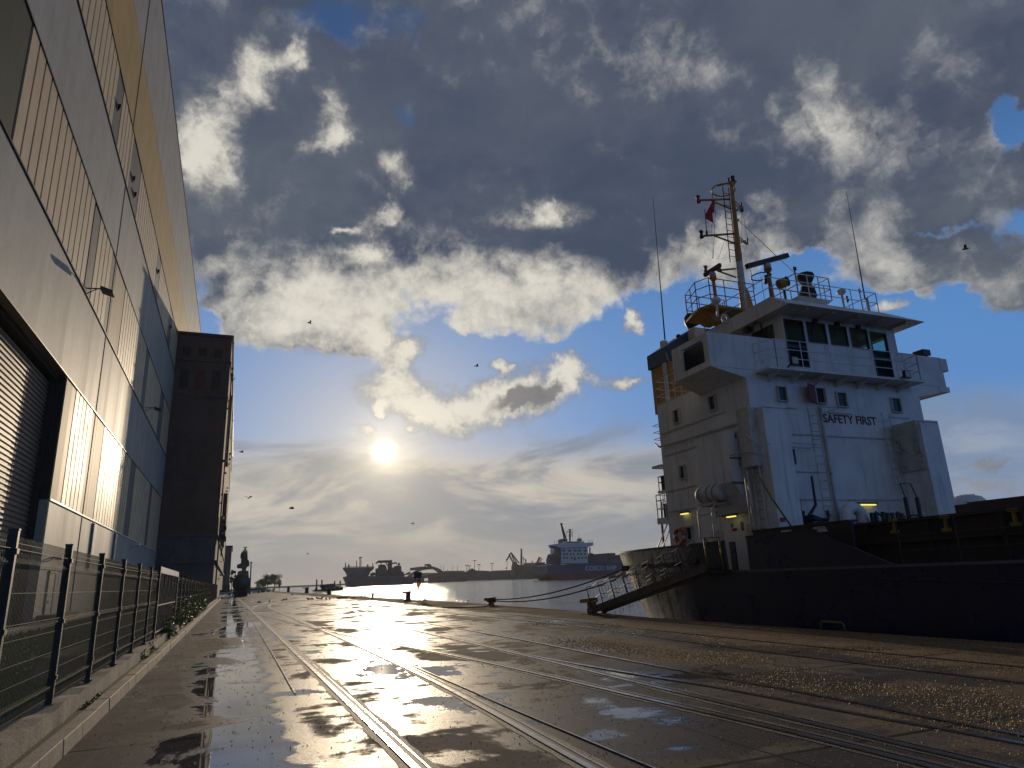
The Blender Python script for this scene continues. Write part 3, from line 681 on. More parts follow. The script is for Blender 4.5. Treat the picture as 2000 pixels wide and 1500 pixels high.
for i, (x, y) in enumerate([(-1.76, 11.6), (-1.75, 12.0), (-1.76, 12.5), (-1.76, 12.9), (-2.1, 15.9), (-1.75, 19.4), (-1.8, 26), (-1.8, 29)]): weed((x, y, .1), .05, .10, 30, 'low tuft of moss and grass in the gutter behind the kerb', 100+i)
tag(WB.build('weeds', M_leaf), 'green weeds and grass tufts growing through the fence and gutter', kind='stuff')
# rough grass in the yard
b = MB(); rg = random.Random(9)
for i in range(14000):
    y = 6+rg.random()**1.5*60; x = rg.uniform(-8.5, -2.2); h = rg.uniform(.05, .22); dx, dy = rg.uniform(-.06, .06), rg.uniform(-.06, .06); w = .012*(1+y/20)
    n0 = len(b.v); b.v += [(x-w, y, -.01), (x+w, y, -.01), (x+dx, y+dy, h)]; b.addf((n0, n0+1, n0+2))
tag(b.build('grass', M_leaf), kind='stuff', label='rough grass in the yard behind the fence')
# ================================================================ the cargo ship at the quay
M_white = mat('ship_white', (0.66, 0.67, 0.67), 0.5, var=0.09, scale=0.9, streak=0.55, spots=(2.2, .63, .55), bump=0.5, bscale=1.1)
M_whited = mat('ship_white_worn', (0.50, 0.49, 0.46), 0.55, var=0.15, scale=2, streak=0.5, spots=(3, .58, .6))
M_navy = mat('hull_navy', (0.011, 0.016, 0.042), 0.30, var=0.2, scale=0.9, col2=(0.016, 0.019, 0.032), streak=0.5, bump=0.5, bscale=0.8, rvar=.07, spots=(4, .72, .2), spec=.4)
M_black = mat('ship_black', (0.014, 0.014, 0.016), 0.5, var=.2, scale=2)
M_orange = mat('mast_ochre', (0.42, 0.21, 0.045), 0.5, scale=3, streak=.4)
M_blue = mat('funnel_blue', (0.02, 0.06, 0.15), 0.45, scale=2)
M_rust = mat('rusty_steel', (0.040, 0.024, 0.018), 0.8, var=.25, scale=1.5, col2=(0.02, 0.017, 0.016), streak=.5, bump=.5)
M_yel = mat('yellow_paint', (0.24, 0.15, 0.02), 0.55, scale=5, spots=(5, .6, .7))
M_redp = mat('red_paint', (0.32, 0.02, 0.02), 0.5, scale=4)
M_glass = mat('window_glass', (0.012, 0.035, 0.04), 0.1, var=0.02, spec=.25)
M_lamp = emat('lit_tube', (1.0, .85, .2), 1.1)
M_green = mat('green_paint', (0.02, 0.09, 0.06), .5)
def paint_stern_light(m):
    # sun and water-bounced light painted as pale streaks round the stern
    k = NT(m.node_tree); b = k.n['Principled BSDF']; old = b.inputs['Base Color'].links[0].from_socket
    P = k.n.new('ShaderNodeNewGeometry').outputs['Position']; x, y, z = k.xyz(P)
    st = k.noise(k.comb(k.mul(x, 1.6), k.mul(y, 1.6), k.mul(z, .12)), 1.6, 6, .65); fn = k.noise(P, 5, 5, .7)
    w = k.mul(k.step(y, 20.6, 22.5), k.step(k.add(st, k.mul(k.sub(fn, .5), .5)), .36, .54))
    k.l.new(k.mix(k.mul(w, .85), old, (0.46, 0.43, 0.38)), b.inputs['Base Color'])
paint_stern_light(M_navy)
ship = thing('cargo_ship', (21.7, 10, 0), 'moored cargo ship with white accommodation block and dark navy hull', 'ship')
YF, XS, XR = 19.0, 17.0, 25.85
def A(x, y, Y=YF): return atY(x, y, Y)
def z1(u, v): return 1250+u/3, 600+v/3
def z2(u, v): return 1250+u/4, 330+v/4
def z6(u, v): return 1270+u/4.686, 760+v/4.686
def z7(u, v): return 1500+u/5, 740+v/5
# ---- hull: plan outlines at three heights, lofted
def outline(pts):
    c = 21.7; L = [V((x, y, 0)) for x, y in pts]; L = smooth_line(L, 5)
    return L+[V((2*c-p.x, p.y, 0)) for p in reversed(L)]
deckp = [(15, -32), (15, -10), (15, 8), (15, 17.8), (15, 21), (15.12, 22.8), (15.45, 25), (16.0, 27.1), (17.0, 29), (18.8, 30.6), (21.6, 31.2)]
kn = [(15.04, -32), (15.04, -10), (15.04, 8), (15.04, 17.8), (15.04, 21), (15.16, 22.7), (15.5, 24.8), (16.08, 26.8), (17.1, 28.6), (18.9, 30.1), (21.6, 30.7)]
wlp = [(15.1, -32), (15.1, -10), (15.1, 6), (15.1, 15), (15.15, 19.3), (15.4, 21.3), (15.85, 23.1), (16.5, 25), (17.6, 26.8), (19.3, 28), (21.6, 28.4)]
bt = [(15.6, -32), (15.6, -10), (15.6, 4), (15.8, 11), (16.2, 15), (16.8, 17.5), (17.6, 19.2), (18.5, 20.6), (19.4, 21.5), (20.5, 22), (21.6, 22.2)]
D, K, Wl, Bt = map(outline, (deckp, kn, wlp, bt))
def loft(A0, z0, A1, z1_, b, cond=lambda p: True):
    b.smooth = True
    for i in range(len(A0)-1):
        if cond(A0[i]) and cond(A0[i+1]): b.quad((A0[i].x, A0[i].y, z0), (A0[i+1].x, A0[i+1].y, z0), (A1[i+1].x, A1[i+1].y, z1_), (A1[i].x, A1[i].y, z1_))
    b.smooth = False
b = MB()
Kt = [p.lerp(q, .0) for p, q in zip(K, D)]
mids = [(1.5, K)]
for t_ in (0.33, 0.66, 1.0):
    mids.append((1.5-2.9*t_, [V((p.x+(q.x-p.x)*t_**1.1, p.y+(q.y-p.y)*t_**1.1, 0)) for p, q in zip(K, Wl)]))
mids.append((-3.2, Bt))
for (za, pa), (zb_, pb_) in zip(mids, mids[1:]): loft(pa, za, pb_, zb_, b)
b.quad(*[(p.x, p.y, -3.2) for p in Bt])
b.quad((15.04, -32, 1.5), (28.36, -32, 1.5), (27.8, -32, -3.2), (15.6, -32, -3.2))
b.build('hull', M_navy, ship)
b = MB(); b.quad(*[(p.x+.02*(1 if p.x < 21.7 else -1), p.y, 1.45) for p in K]); b.build('deck', M_rust, ship)
# white sheer line
b = MB(); z0 = 1.5
for i in range(len(K)-1):
    p, q = K[i], K[i+1]; n_ = V((q.y-p.y, -(q.x-p.x), 0)).normalized()*-.05
    b.hexa([(p.x, p.y, z0-.03), (q.x, q.y, z0-.03), (q.x+n_.x, q.y+n_.y, z0-.03), (p.x+n_.x, p.y+n_.y, z0-.03)], [(p.x, p.y, z0+.04), (q.x, q.y, z0+.04), (q.x+n_.x, q.y+n_.y, z0+.04), (p.x+n_.x, p.y+n_.y, z0+.04)])
b.build('rubbing_strake', mat('strake_grey', (0.07, 0.09, 0.10), .5, scale=6, spots=(5, .55, .6)), ship)
# bulwark: stern part, gap for the gangway, then the side part that falls away forward
b = MB(); th = .06
def bul(y0, y1, zt0, zt1, side=0):
    pts = [(p, q) for p, q in zip(K, D) if y0-.01 <= p.y <= y1+.01 and (p.x < 21.7) == (side == 0)]
    pts.sort(key=lambda t: t[0].y)
    for (p, pd), (q, qd) in zip(pts, pts[1:]):
        f = lambda y: zt0+(zt1-zt0)*max(0, min(1, (y-y0)/(y1-y0)))
        s = th if side == 0 else -th
        b.hexa([(p.x, p.y, 1.54), (q.x, q.y, 1.54), (q.x+s, q.y-th*.5, 1.54), (p.x+s, p.y-th*.5, 1.54)], [(pd.x, pd.y, f(p.y)), (qd.x, qd.y, f(q.y)), (qd.x+s, qd.y-th*.5, f(q.y)), (pd.x+s, pd.y-th*.5, f(p.y))])
bul(18.6, 32, 2.43, 2.43)
b.box((15.0, 18.35, 1.54), (15.06, 18.6, 2.43))
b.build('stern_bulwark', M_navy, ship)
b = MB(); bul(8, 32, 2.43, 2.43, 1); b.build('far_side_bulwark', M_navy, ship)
b = MB(); b.hexa([(15.0, 17.75, 1.54), (15.06, 17.75, 1.54), (15.06, 12.6, 1.54), (15.0, 12.6, 1.54)], [(15.0, 17.75, 2.5), (15.06, 17.75, 2.5), (15.06, 14.9, 2.5), (15.0, 14.9, 2.5)])
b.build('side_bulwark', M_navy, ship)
b = MB()
for i in range(len(D)-1):
    p, q = D[i], D[i+1]
    if min(p.y, q.y) > 18.5: b.bar((p.x+.02, p.y, 2.46), (q.x+.02, q.y, 2.46), .12, .07)
b.bar((15.03, 17.75, 2.53), (15.03, 14.9, 2.53), .12, .07)
b.build('bulwark_rail', M_black, ship)
# mooring slots
MB().box((15.8, 26.5, 1.68), (16.02, 26.9, 1.9)).build('fairlead', M_black, ship)
f_ = MB(); f_.hexa([(14.98, 21.4, 1.72), (15.03, 21.4, 1.72), (15.42, 24.6, 1.72), (15.37, 24.6, 1.72)], [(14.98, 21.4, 1.9), (15.03, 21.4, 1.9), (15.42, 24.6, 1.9), (15.37, 24.6, 1.9)]); f_.build('fairlead', M_gap, ship)
MB().lathe((14.99, 20.6, 2.05), [(.24, -.03), (.30, -.03), (.30, .05), (.20, .05), (.2, -.02)], 20, (1, 0, 0)).build('fairlead', M_black, ship)
# ---- cargo part: coaming, hatch covers, posts
b = MB(); b.box((17.0, -31, 1.46), (26.4, 16.6, 2.64)); b.box((16.9, -31, 2.64), (26.5, 16.7, 2.72))
for i in range(24): b.box((16.86, -30+i*1.95, 1.46), (16.998, -29.92+i*1.95, 2.63))
b.box((16.86, -31, 2.1), (16.997, 16.6, 2.16)); b.build('hatch_coaming', M_rust, ship)
b = MB()
for i in range(9): b.box((21.8, -31+i*5.2-.1, 2.723), (26.3, -25.9+i*5.2-.1, 3.3)); b.box((22.0, -30.6+i*5.2, 3.3), (26.0, -26.3+i*5.2, 3.36))
b.build('hatch_cover', mat('hatch_brown', (0.10, 0.06, 0.045), .8, scale=.8, streak=.4, bump=.4), ship)
b = MB(); b.box((15.6, 14.2, 1.46), (15.7, 18.1, 2.70)).box((15.55, 14.2, 2.70), (15.9, 18.1, 2.76)); b.build('inner_bulwark', M_black, ship)
for y in (16.6, 15.3): MB().hexa([(15.57, y-.3, 2.5), (15.59, y-.3, 2.5), (15.59, y+.3, 2.5), (15.57, y+.3, 2.5)], [(15.57, y-.2, 2.66), (15.59, y-.2, 2.66), (15.59, y+.2, 2.66), (15.57, y+.2, 2.66)]).build('bulwark_opening', M_whited, ship)
rl = MB()
for i in range(16): y = 12.4-i*1.5; rl.tube([(15.1, y, 1.54), (15.1, y, 2.55)], .022, 5)
for z in (1.85, 2.2, 2.55): rl.tube([(15.1, 12.4, z), (15.1, -11, z)], .014, 5)
rl.build('deck_railing', M_rust, ship)
for i, (px_, py_) in enumerate(((1749, 1040), (1850, 1036), (1985, 1025))):
    g_ = atX(px_, py_, 16.8); y, z = g_.y, g_.z; MB().box((16.76, y-.03, z), (16.84, y+.03, z+.38)).box((16.7, y-.1, z+.3), (16.84, y+.08, z+.38)).box((16.7, y-.1, z-.02), (16.84, y+.08, z+.06)).build('hatch_cleat', M_yel, ship)
# ---- accommodation block
acc = MB().box((XS, YF, 1.46), (XR, 24.8, 8.62)).build('accommodation_block', M_white, ship)
b = MB(); b.box((XS-.55, 17.8, 1.46), (17.48, YF-.002, 6.86)); b.box((XS-.5, 17.76, 6.862), (17.44, YF-.002, 6.92)); b.build('side_casing', M_white, ship)
b = MB(); b.box((23.95, 17.8, 1.46), (24.96, YF-.002, 6.7)); b.box((24.0, 17.76, 6.702), (24.9, YF-.002, 6.76)); b.build('side_casing', M_white, ship)
b = MB(); b.box((23.85, 17.9, 4.9), (23.948, 18.9, 6.78)); b.build('vent_trunk', M_whited, ship)
b = MB(); b.box((16.12, 18.15, 4.9), (16.448, 18.75, 6.95)); b.build('vent_trunk', M_whited, ship)
# outboard locker on the quay side with a slanted foot
b = MB(); b.hexa([(16.6, 19.08, 3.5), (16.9, 19.08, 3.5), (16.9, 20.9, 3.5), (16.6, 20.9, 3.5)], [(15.9, 19.08, 4.5), (16.998, 19.08, 4.5), (16.998, 20.9, 4.5), (15.9, 20.9, 4.5)]); b.box((15.9, 19.08, 4.5), (16.998, 20.9, 6.3)); b.build('outboard_locker', M_white, ship)
stn = mat('grey_scrape', (0.17, 0.18, 0.17), .7, scale=5)
b = MB()
for u0, v0, u1, v1 in ((770, 400, 795, 450), (725, 620, 880, 642), (808, 645, 828, 700), (735, 740, 752, 860), (745, 845, 910, 870)):
    p, q = A(*z6(u0, v0), 19.07), A(*z6(u1, v1), 19.07); b.box((p.x, 19.072, q.z), (q.x, 19.076, p.z))
b.build('scraped_paint', stn, ship)
# welded ledges
b = MB()
def led(zf, p0, p1, Y=YF, h=.05):
    a, c = A(*zf(*p0), Y), A(*zf(*p1), Y); b.box((a.x, Y-.035, (a.z+c.z)/2-h/2), (c.x, Y-.003, (a.z+c.z)/2+h/2))
led(z7, (235, 525), (1310, 610)); led(z7, (265, 900), (500, 915)); led(z7, (310, 1160), (1320, 1200)); led(z7, (40, 272), (275, 292)); led(z7, (590, 330), (815, 345)); led(z7, (1180, 372), (1375, 388)); led(z7, (1300, 955), (1480, 965))
def ledx(p0, p1, h=.05, w=.04):
    a, c = atX(*z6(*p0), XS), atX(*z6(*p1), XS); b.box((XS-w, c.y, (a.z+c.z)/2-h/2), (XS-.003, a.y, (a.z+c.z)/2+h/2))
ledx((110, 405), (690, 215)); ledx((135, 610), (480, 512)); ledx((160, 935), (430, 885)); ledx((180, 1125), (410, 1085))
b.build('weld_ledge', M_whited, ship)
# windows
def winf(q, zf=z7, Y=YF, frame=.05, glass=None, name='window', proud=.03, par=ship, fm=None):
    """window in the front wall from its picture corners (x0,y0,x1,y1)"""
    p, r = A(*zf(q[0], q[1]), Y), A(*zf(q[2], q[3]), Y)
    x0, x1, za, zc = min(p.x, r.x), max(p.x, r.x), min(p.z, r.z), max(p.z, r.z)
    if zf == z7 or zf == z1:
        sh = A(*zf(q[0], (q[1]+q[3])/2), Y), A(*zf(q[2], (q[1]+q[3])/2), Y); x0, x1 = sh[0].x, sh[1].x
    f = MB(); w = frame
    f.box((x0-w, Y-proud, za-w), (x0, Y-.002, zc+w)).box((x1, Y-proud, za-w), (x1+w, Y-.002, zc+w)).box((x0, Y-proud, za-w), (x1, Y-.002, za)).box((x0, Y-proud, zc), (x1, Y-.002, zc+w))
    fo = f.build(name, fm or M_whited, par, bevel=.008)
    MB().box((x0, Y-.012, za), (x1, Y-.004, zc)).build('pane', glass or M_glass, fo); return (x0, x1, za, zc, fo)
for q in ((95, 85, 165, 215), (672, 140, 752, 272), (1205, 195, 1282, 325), (1328, 765, 1405, 890)): winf(q, proud=.09)
winf((243, 690, 262, 830), frame=.02, proud=.04)
x0, x1, za, zc, fo = winf((458, 98, 540, 240), proud=.12, glass=M_gap)
MB().hexa([(x0-.62, YF-.35, za), (x0-.02, YF-.09, za), (x0-.02, YF-.06, za), (x0-.62, YF-.32, za)], [(x0-.62, YF-.35, zc+.1), (x0-.02, YF-.09, zc+.1), (x0-.02, YF-.06, zc+.1), (x0-.62, YF-.32, zc+.1)]).build('red_shutter', mat('shutter_red', (0.22, 0.02, 0.04), .6), ship)
def winx(u0, v0, u1, v1, X=XS, label=None):
    a, c = atX(*z6(u0, (v0+v1)/2), X), atX(*z6(u1, (v0+v1)/2), X); t_, b_ = atX(*z6((u0+u1)/2, v0), X), atX(*z6((u0+u1)/2, v1), X)
    y0, y1, za, zc = min(a.y, c.y), max(a.y, c.y), b_.z, t_.z; w = .05; f = MB()
    f.box((X-.1, y0-w, za-w), (X-.002, y0, zc+w)).box((X-.1, y1, za-w), (X-.002, y1+w, zc+w)).box((X-.1, y0, za-w), (X-.002, y1, za)).box((X-.1, y0, zc), (X-.002, y1, zc+w))
    fo = f.build('window', M_whited, ship); MB().box((X-.012, y0, za), (X-.004, y1, zc)).build('pane', M_glass, fo)
for q in ((228, 195, 272, 308), (553, 68, 605, 190), (283, 705, 325, 815), (343, 1265, 392, 1375)): winx(*q)
# lettering
def text(s, w, loc, rot, m, name='lettering', par=ship, bold=.03):
    cu = bpy.data.curves.new(name, 'FONT'); cu.body = s; cu.offset = bold; cu.extrude = .004; cu.resolution_u = 3
    o = bpy.data.objects.new('tmp', cu); COL.objects.link(o); bpy.context.view_layer.update()
    me = bpy.data.meshes.new_from_object(o); bpy.data.objects.remove(o)
    xs = [v.co.x for v in me.vertices]; k_ = w/(max(xs)-min(xs)); me.transform(Matrix.Diagonal((k_, k_, 1, 1)))
    me.transform(Matrix.Translation(loc) @ rot.to_4x4()); me.materials.append(m)
    o = bpy.data.objects.new(name, me); COL.objects.link(o)
    if par is not None: o.parent = par; me.transform(Matrix.Translation(-par.location))
    return o
FR = Matrix.Rotation(rad(90), 3, 'X')
p, q = A(*z7(540, 400)), A(*z7(1062, 445))
text('SAFETY FIRST', q.x-p.x, (p.x, YF-.006, (p.z+q.z)/2-.06), FR, mat('text_maroon', (0.09, 0.012, 0.02), .6), bold=.022)
LX = Matrix.Rotation(rad(-90), 3, 'Z') @ FR
p = atX(*z6(600, 1175), XS); text('7722', .62, (XS-.008, p.y, p.z), LX, M_black)
# wall ladders
def ladder(pts, w, along, name='ladder', m=None, r=.018, step=.3, par=ship):
    b = MB(); a = V(along)*w/2
    for s in (-1, 1): b.tube([V(p)+a*s for p in pts], r, 5)
    L = sum((V(q)-V(p)).length for p, q in zip(pts, pts[1:])); n = int(L/step); 
    for i in range(1, n):
        t = i/n*L
        for p, q in zip(pts, pts[1:]):
            l = (V(q)-V(p)).length
            if t <= l: c = V(p).lerp(V(q), t/l); b.tube([c-a, c+a], r*.8, 4); break
            t -= l
    return b.build(name, m or M_whited, par)
p, q = A(*z7(425, 280), YF-.2), A(*z7(612, 1400), YF-.2); xm = (p.x+q.x)/2; ladder([(xm, YF-.2, p.z), (xm, YF-.2, 1.5)], .42, (1, 0, 0))
p, q = A(*z7(1150, 330), YF-.15), A(*z7(1290, 1110), YF-.15); ladder([((p.x+q.x)/2, YF-.15, p.z), ((p.x+q.x)/2, YF-.15, q.z)], .42, (1, 0, 0))
p, q = A(*z7(490, 270)), A(*z7(675, 1390)); MB().tube([((p.x+q.x)/2, YF-.08, p.z), ((p.x+q.x)/2, YF-.08, 1.5)], .05, 8).build('drain_pipe', M_whited, ship)
b = MB()
for (u0, v0, u1, v1) in ((360, 258, 690, 285), (690, 285, 590, 322), (235, 625, 480, 640), (480, 640, 400, 678), (230, 668, 405, 680), (1215, 700, 1490, 705), (1300, 650, 1380, 700)):
    p, q = A(*z7(u0, v0), YF-.3), A(*z7(u1, v1), YF-.3); b.tube([p, q], .022, 5)
b.build('bracket', M_whited, ship)
ladder([(16.3, 18.35, 1.6), (16.3, 18.35, 6.6)], .34, (0, 1, 0), m=M_whited, r=.035)
b = MB().tube([(16.25, 18.72, 1.5), (16.25, 18.72, 6.5)], .06, 7).tube([(16.28, 18.9, 1.5), (16.28, 18.9, 6.2)], .04, 6); a_ = [atX(*z6(u, v), 16.9) for u, v in ((45, 500), (90, 530), (838, 302), (850, 320), (858, 400))]; b.tube(a_, .045, 7); b.build('pipe', M_whited, ship)
b = MB(); p0, p1 = A(*z6(725, 610), 18.9), A(*z6(870, 572), 18.4); b.tube([p0, p1, A(*z6(1055, 590), 17.78)], .025, 6); b.tube([A(*z6(870, 415), 18.2), A(*z6(1010, 520), 17.9)], .03, 5); b.build('handrail', M_whited, ship)
MB().tube([A(*z6(970, 755), 17.7), A(*z6(1120, 1010), 17.5), A(*z6(1290, 1255), 17.2)], .03, 6).build('mooring_hose', M_yel, ship)
# fluorescent deck lamps, lit
def tube_lamp(p, L, ax):
    f = MB(); q = p+V(ax)*L; f.bar(p, q, .16, .07); o = f.build('deck_lamp', M_yel, ship)
    MB().bar(p+V((0, 0, -.05))+V(ax)*.06, q+V((0, 0, -.05))-V(ax)*.06, .1, .05).build('tube', M_lamp, o)
tube_lamp(A(*z7(872, 1215), YF-.12), .95, (1, 0, 0)); tube_lamp(atX(*z6(275, 1135), XS-.1), .55, (0, -1, 0)); tube_lamp(atX(*z6(695, 1160), XS-.3), .55, (0, -1, 0))
# ventilators, winch gear, steel steps and pipes on the deck in front
def goose(x, y, h, r, name='ventilator'):
    b = MB(); pts = [(x, y, 1.46), (x, y, h-.2)]+[(x+.38-.38*math.cos(t), y, h-.2+.38*math.sin(t)) for t in (.5, 1.0, 1.57, 2.1, 2.6, 3.0)]+[(x+.76, y, h-.6)]
    b.tube(pts, [r]*(len(pts)-1)+[r*1.3], 12); b.build(name, M_white, ship)
p = A(*z7(755, 1300), 18.4); goose(p.x, 18.4, 3.35, .2)
p = A(*z7(1480, 1260), 18.5); goose(p.x, 18.5, 3.3, .13)
b = MB().lathe((27.0, 18.8, 1.46), [(.5, 0), (.5, 1.7), (.75, 1.9), (.8, 2.2), (.55, 2.5), (.2, 2.6)], 14); b.build('ventilator', M_white, ship)
st_ = MB(); a_, c_ = A(*z7(1345, 1170), 18.1), A(*z7(1465, 1345), 18.1); xm = (a_.x+c_.x)/2
for s in (-.3, .3): st_.box((xm+s-.04, 18.0, 1.46), (xm+s+.04, 18.12, a_.z+.05))
for i in range(5): st_.box((xm-.26, 17.9, 1.9+i*.32), (xm+.26, 18.15, 1.94+i*.32))
st_.tube([(xm-.3, 18.05, a_.z), (xm-.42, 18.05, a_.z+.55), (xm+.1, 18.05, a_.z+.55), (xm+.3, 18.05, a_.z)], .022, 5); st_.build('steel_steps', M_black, ship)
b = MB(); rr = random.Random(11)
for u in (1010, 1050, 1120, 1160, 1210, 1260, 1300): p = A(*z7(u, 1310), 18.0); b.box((p.x-.05, 17.95, 1.46), (p.x+.05, 18.05, p.z+rr.uniform(-.02, .05)))
for u in (1050, 1260): p, q = A(*z7(u, 1300), 18.0), A(*z7(u+80, 1350), 18.0); b.bar(p, q, .06)
p, q = A(*z7(1160, 1325), 18.0), A(*z7(1230, 1330), 18.0); b.bar(p, q, .05); b.build('pipe_rack', M_black, ship)
b = MB(); p, q = A(*z7(425, 950), 18.3), A(*z7(365, 1400), 18.0); b.tube([p, (p.x-.02, 18.3, p.z-1.0), q], [.04, .05, .07], 6)
p, q = A(*z7(305, 1160), 18.3), A(*z7(350, 1400), 18.2); b.tube([p, q], .02, 5); b.tube([A(*z7(340, 1290), 18.1), A(*z7(345, 1420), 18.1)], .07, 6); b.build('deck_davit', M_black, ship)
b = MB(); b.hexa([A(*z7(450, 1325), 17.6), A(*z7(450, 1370), 17.6), A(*z7(530, 1385), 17.6), A(*z7(540, 1365), 17.6)], [V((0, .5, 0))+A(*z7(u, v), 17.6) for u, v in ((450, 1325), (450, 1370), (530, 1385), (540, 1365))])
b.tube([A(*z7(530, 1375), 17.6), A(*z7(585, 1370), 17.6), A(*z7(590, 1340), 17.6), A(*z7(575, 1285), 17.6)], .06, 7); b.box(A(*z7(440, 1385), 17.6), V((0, .6, 0))+A(*z7(600, 1405), 17.6)); b.build('windlass', M_black, ship)
b = MB().box(A(*z7(505, 1410), 17.2), V((0, .5, 0))+A(*z7(575, 1460), 17.2)); b.build('blue_drum', mat('drum_blue', (0.01, 0.03, 0.11), .5), ship)
b = MB(); 
for u, w_ in ((660, 60), (800, 50), (895, 65)): p = A(*z7(u, 1395), 17.5); b.lathe((p.x, 17.5, 1.46), [(.2, 0), (.22, p.z-1.6), (.12, p.z-1.5)], 9)
b.build('deck_bollard', M_black, ship)
# wall notices
def notice(zf, q, m, Y=None, X=None):
    if X: a, c = atX(*zf(q[0], q[1]), X), atX(*zf(q[2], q[3]), X); return MB().box((X-.01, c.y, c.z), (X-.003, a.y, a.z)).build('notice', m, ship)
    a, c = A(*zf(q[0], q[1]), Y), A(*zf(q[2], q[3]), Y); return MB().box((a.x, Y-.01, c.z), (c.x, Y-.003, a.z)).build('notice', m, ship)
M_pink = mat('notice_red', (0.35, 0.09, 0.09), .7, scale=12, var=.3)
notice(z6, (748, 1275, 798, 1298), M_redp, X=XS); notice(z6, (825, 1215, 862, 1295), M_pink, X=XS); notice(z6, (738, 1230, 762, 1265), mat('notice_green', (0.10, 0.16, 0.05), .6), X=XS); notice(z7, (115, 1355, 170, 1395), M_redp, Y=17.79)
d = MB().box((XS-.03, 19.35, 1.5), (XS-.004, 20.0, 3.1)).build('door', M_whited, ship); MB().box((XS-.05, 19.42, 2.1), (XS-.032, 19.52, 2.9)).build('pane', M_glass, d)
d = MB().box((XS-.03, 21.3, 1.5), (XS-.004, 22.0, 3.0)).build('door', M_whited, ship); MB().box((XS-.09, 21.4, 2.2), (XS-.032, 21.5, 2.25)).build('handle', M_black, d)
# ---- bridge deck: wings, bulwark, wheelhouse, roof
XW, XW2, ZW0, ZW1 = 15.46, 27.9, 8.62, 9.93
b = MB(); t = .07
b.box((XW, YF-.02, ZW0), (XW2-.3, YF+.06, ZW1))
# outboard face of the wing with its big opening
oy0, oy1, oz0, oz1 = 19.25, 20.6, 8.85, 9.72
b.box((XW, YF+.06, ZW0), (XW+t, oy0, ZW1)).box((XW, oy1, ZW0), (XW+t, 21.2, ZW1)).box((XW, oy0, ZW0), (XW+t, oy1, oz0)).box((XW, oy0, oz1), (XW+t, oy1, ZW1))
b.box((XW+t, 21.13, ZW0), (XS, 21.2, ZW1)); b.build('wing_bulwark', M_white, ship)
MB().box((XW+.5, YF+.1, ZW0+.1), (XW+.56, 21.1, ZW1-.05)).build('wing_inner_wall', M_black, ship)
b = MB(); b.hexa([(XS, YF, 8.3), (XS, 21.7, 8.3), (XW+.02, 21.2, ZW0-.002), (XW+.02, YF-.01, ZW0-.002)], [(XS, YF, ZW0+.05), (XS, 21.7, ZW0+.05), (XW+.02, 21.2, ZW0+.05), (XW+.02, YF-.01, ZW0+.05)]); b.build('wing_floor', M_white, ship)
b = MB(); b.hexa([(XR-.1, YF, 8.1), (27.3, YF-.01, 8.38), (27.3, 21.2, 8.38), (XR-.1, 21.7, 8.1)], [(XR-.1, YF, ZW0), (27.55, YF-.01, ZW0), (27.55, 21.2, ZW0), (XR-.1, 21.7, ZW0)]); b.build('wing_floor', M_white, ship)
MB().box((27.5, YF-.03, 9.35), (27.95, 21, 9.9)).box((27.1, YF-.03, 8.4), (27.75, 21, 8.62)).build('wing_box', M_white, ship)
MB().box((XS+.0, YF+.06, ZW0+.002), (XR+1.5, 24.75, ZW0+.06)).build('bridge_deck', M_whited, ship)
MB().box((27.0, 19.3, 9.93), (27.3, 19.6, 10.1)).box((26.95, 19.2, 10.1), (27.4, 19.7, 10.35)).build('wing_lamp', M_black, ship)
# wheelhouse with real openings: front wall made of piers and sills between the windows
WX0, WX1, WZ1 = 19.1, 25.1, 11.05
front = [(848, 960, 75, 345), (980, 1090, 92, 212), (1112, 1214, 110, 228), (1236, 1336, 126, 246), (1354, 1450, 150, 408)]
wb = MB(); YW = YF-.035; xs = []
for u0, u1, v0, v1 in front:
    vm = (v0+min(v1, v0+130))/2; p, q = A(*z1(u0, vm), YW), A(*z1(u1, vm), YW); tp = A(*z1((u0+u1)/2, v0), YW).z; bt_ = A(*z1((u0+u1)/2, v1), YW).z
    xs.append((p.x, q.x, max(bt_, ZW0+.1), tp))
xc = WX0
for x0, x1, za, zc in xs:
    wb.box((xc, YW, ZW0), (x0, YF+.1, WZ1)); wb.box((x0, YW, ZW0), (x1, YF+.1, za)); wb.box((x0, YW, zc), (x1, YF+.1, WZ1)); xc = x1
wb.box((xc, YW, ZW0), (WX1, YF+.1, WZ1))
ly0, ly1, lz0, lz1 = 19.45, 20.75, 9.95, 10.8
wb.box((WX0, YF+.1, ZW0), (WX0+.1, ly0, WZ1)).box((WX0, ly1, ZW0), (WX0+.1, 22.6, WZ1)).box((WX0, ly0, ZW0), (WX0+.1, ly1, lz0)).box((WX0, ly0, lz1), (WX0+.1, ly1, WZ1))
wb.box((WX1-.1, YF+.1, ZW0), (WX1, 22.6, 9.6)).box((WX1-.1, YF+.1, 10.75), (WX1, 22.6, WZ1)).box((WX1-.1, 20.6, 9.6), (WX1, 20.8, 10.75)).box((WX1-.1, 22.3, 9.6), (WX1, 22.6, 10.75))
wb.box((WX0+.1, 22.5, ZW0), (21, 22.6, WZ1)).box((21, 22.5, ZW0), (24.6, 22.6, 9.7)).box((21, 22.5, 10.75), (24.6, 22.6, WZ1)).box((24.6, 22.5, ZW0), (WX1-.1, 22.6, WZ1))
wh = wb.build('wheelhouse', M_white, ship)
def glass_mat():
    m = bpy.data.materials.new('tinted_glass'); m.use_nodes = True; k = NT(m.node_tree); b = k.n['Principled BSDF']
    b.inputs['Base Color'].default_value = (.25, .45, .42, 1); b.inputs['Transmission Weight'].default_value = 1; b.inputs['Roughness'].default_value = .02; b.inputs['IOR'].default_value = 1.1
    return m
M_tint = glass_mat()
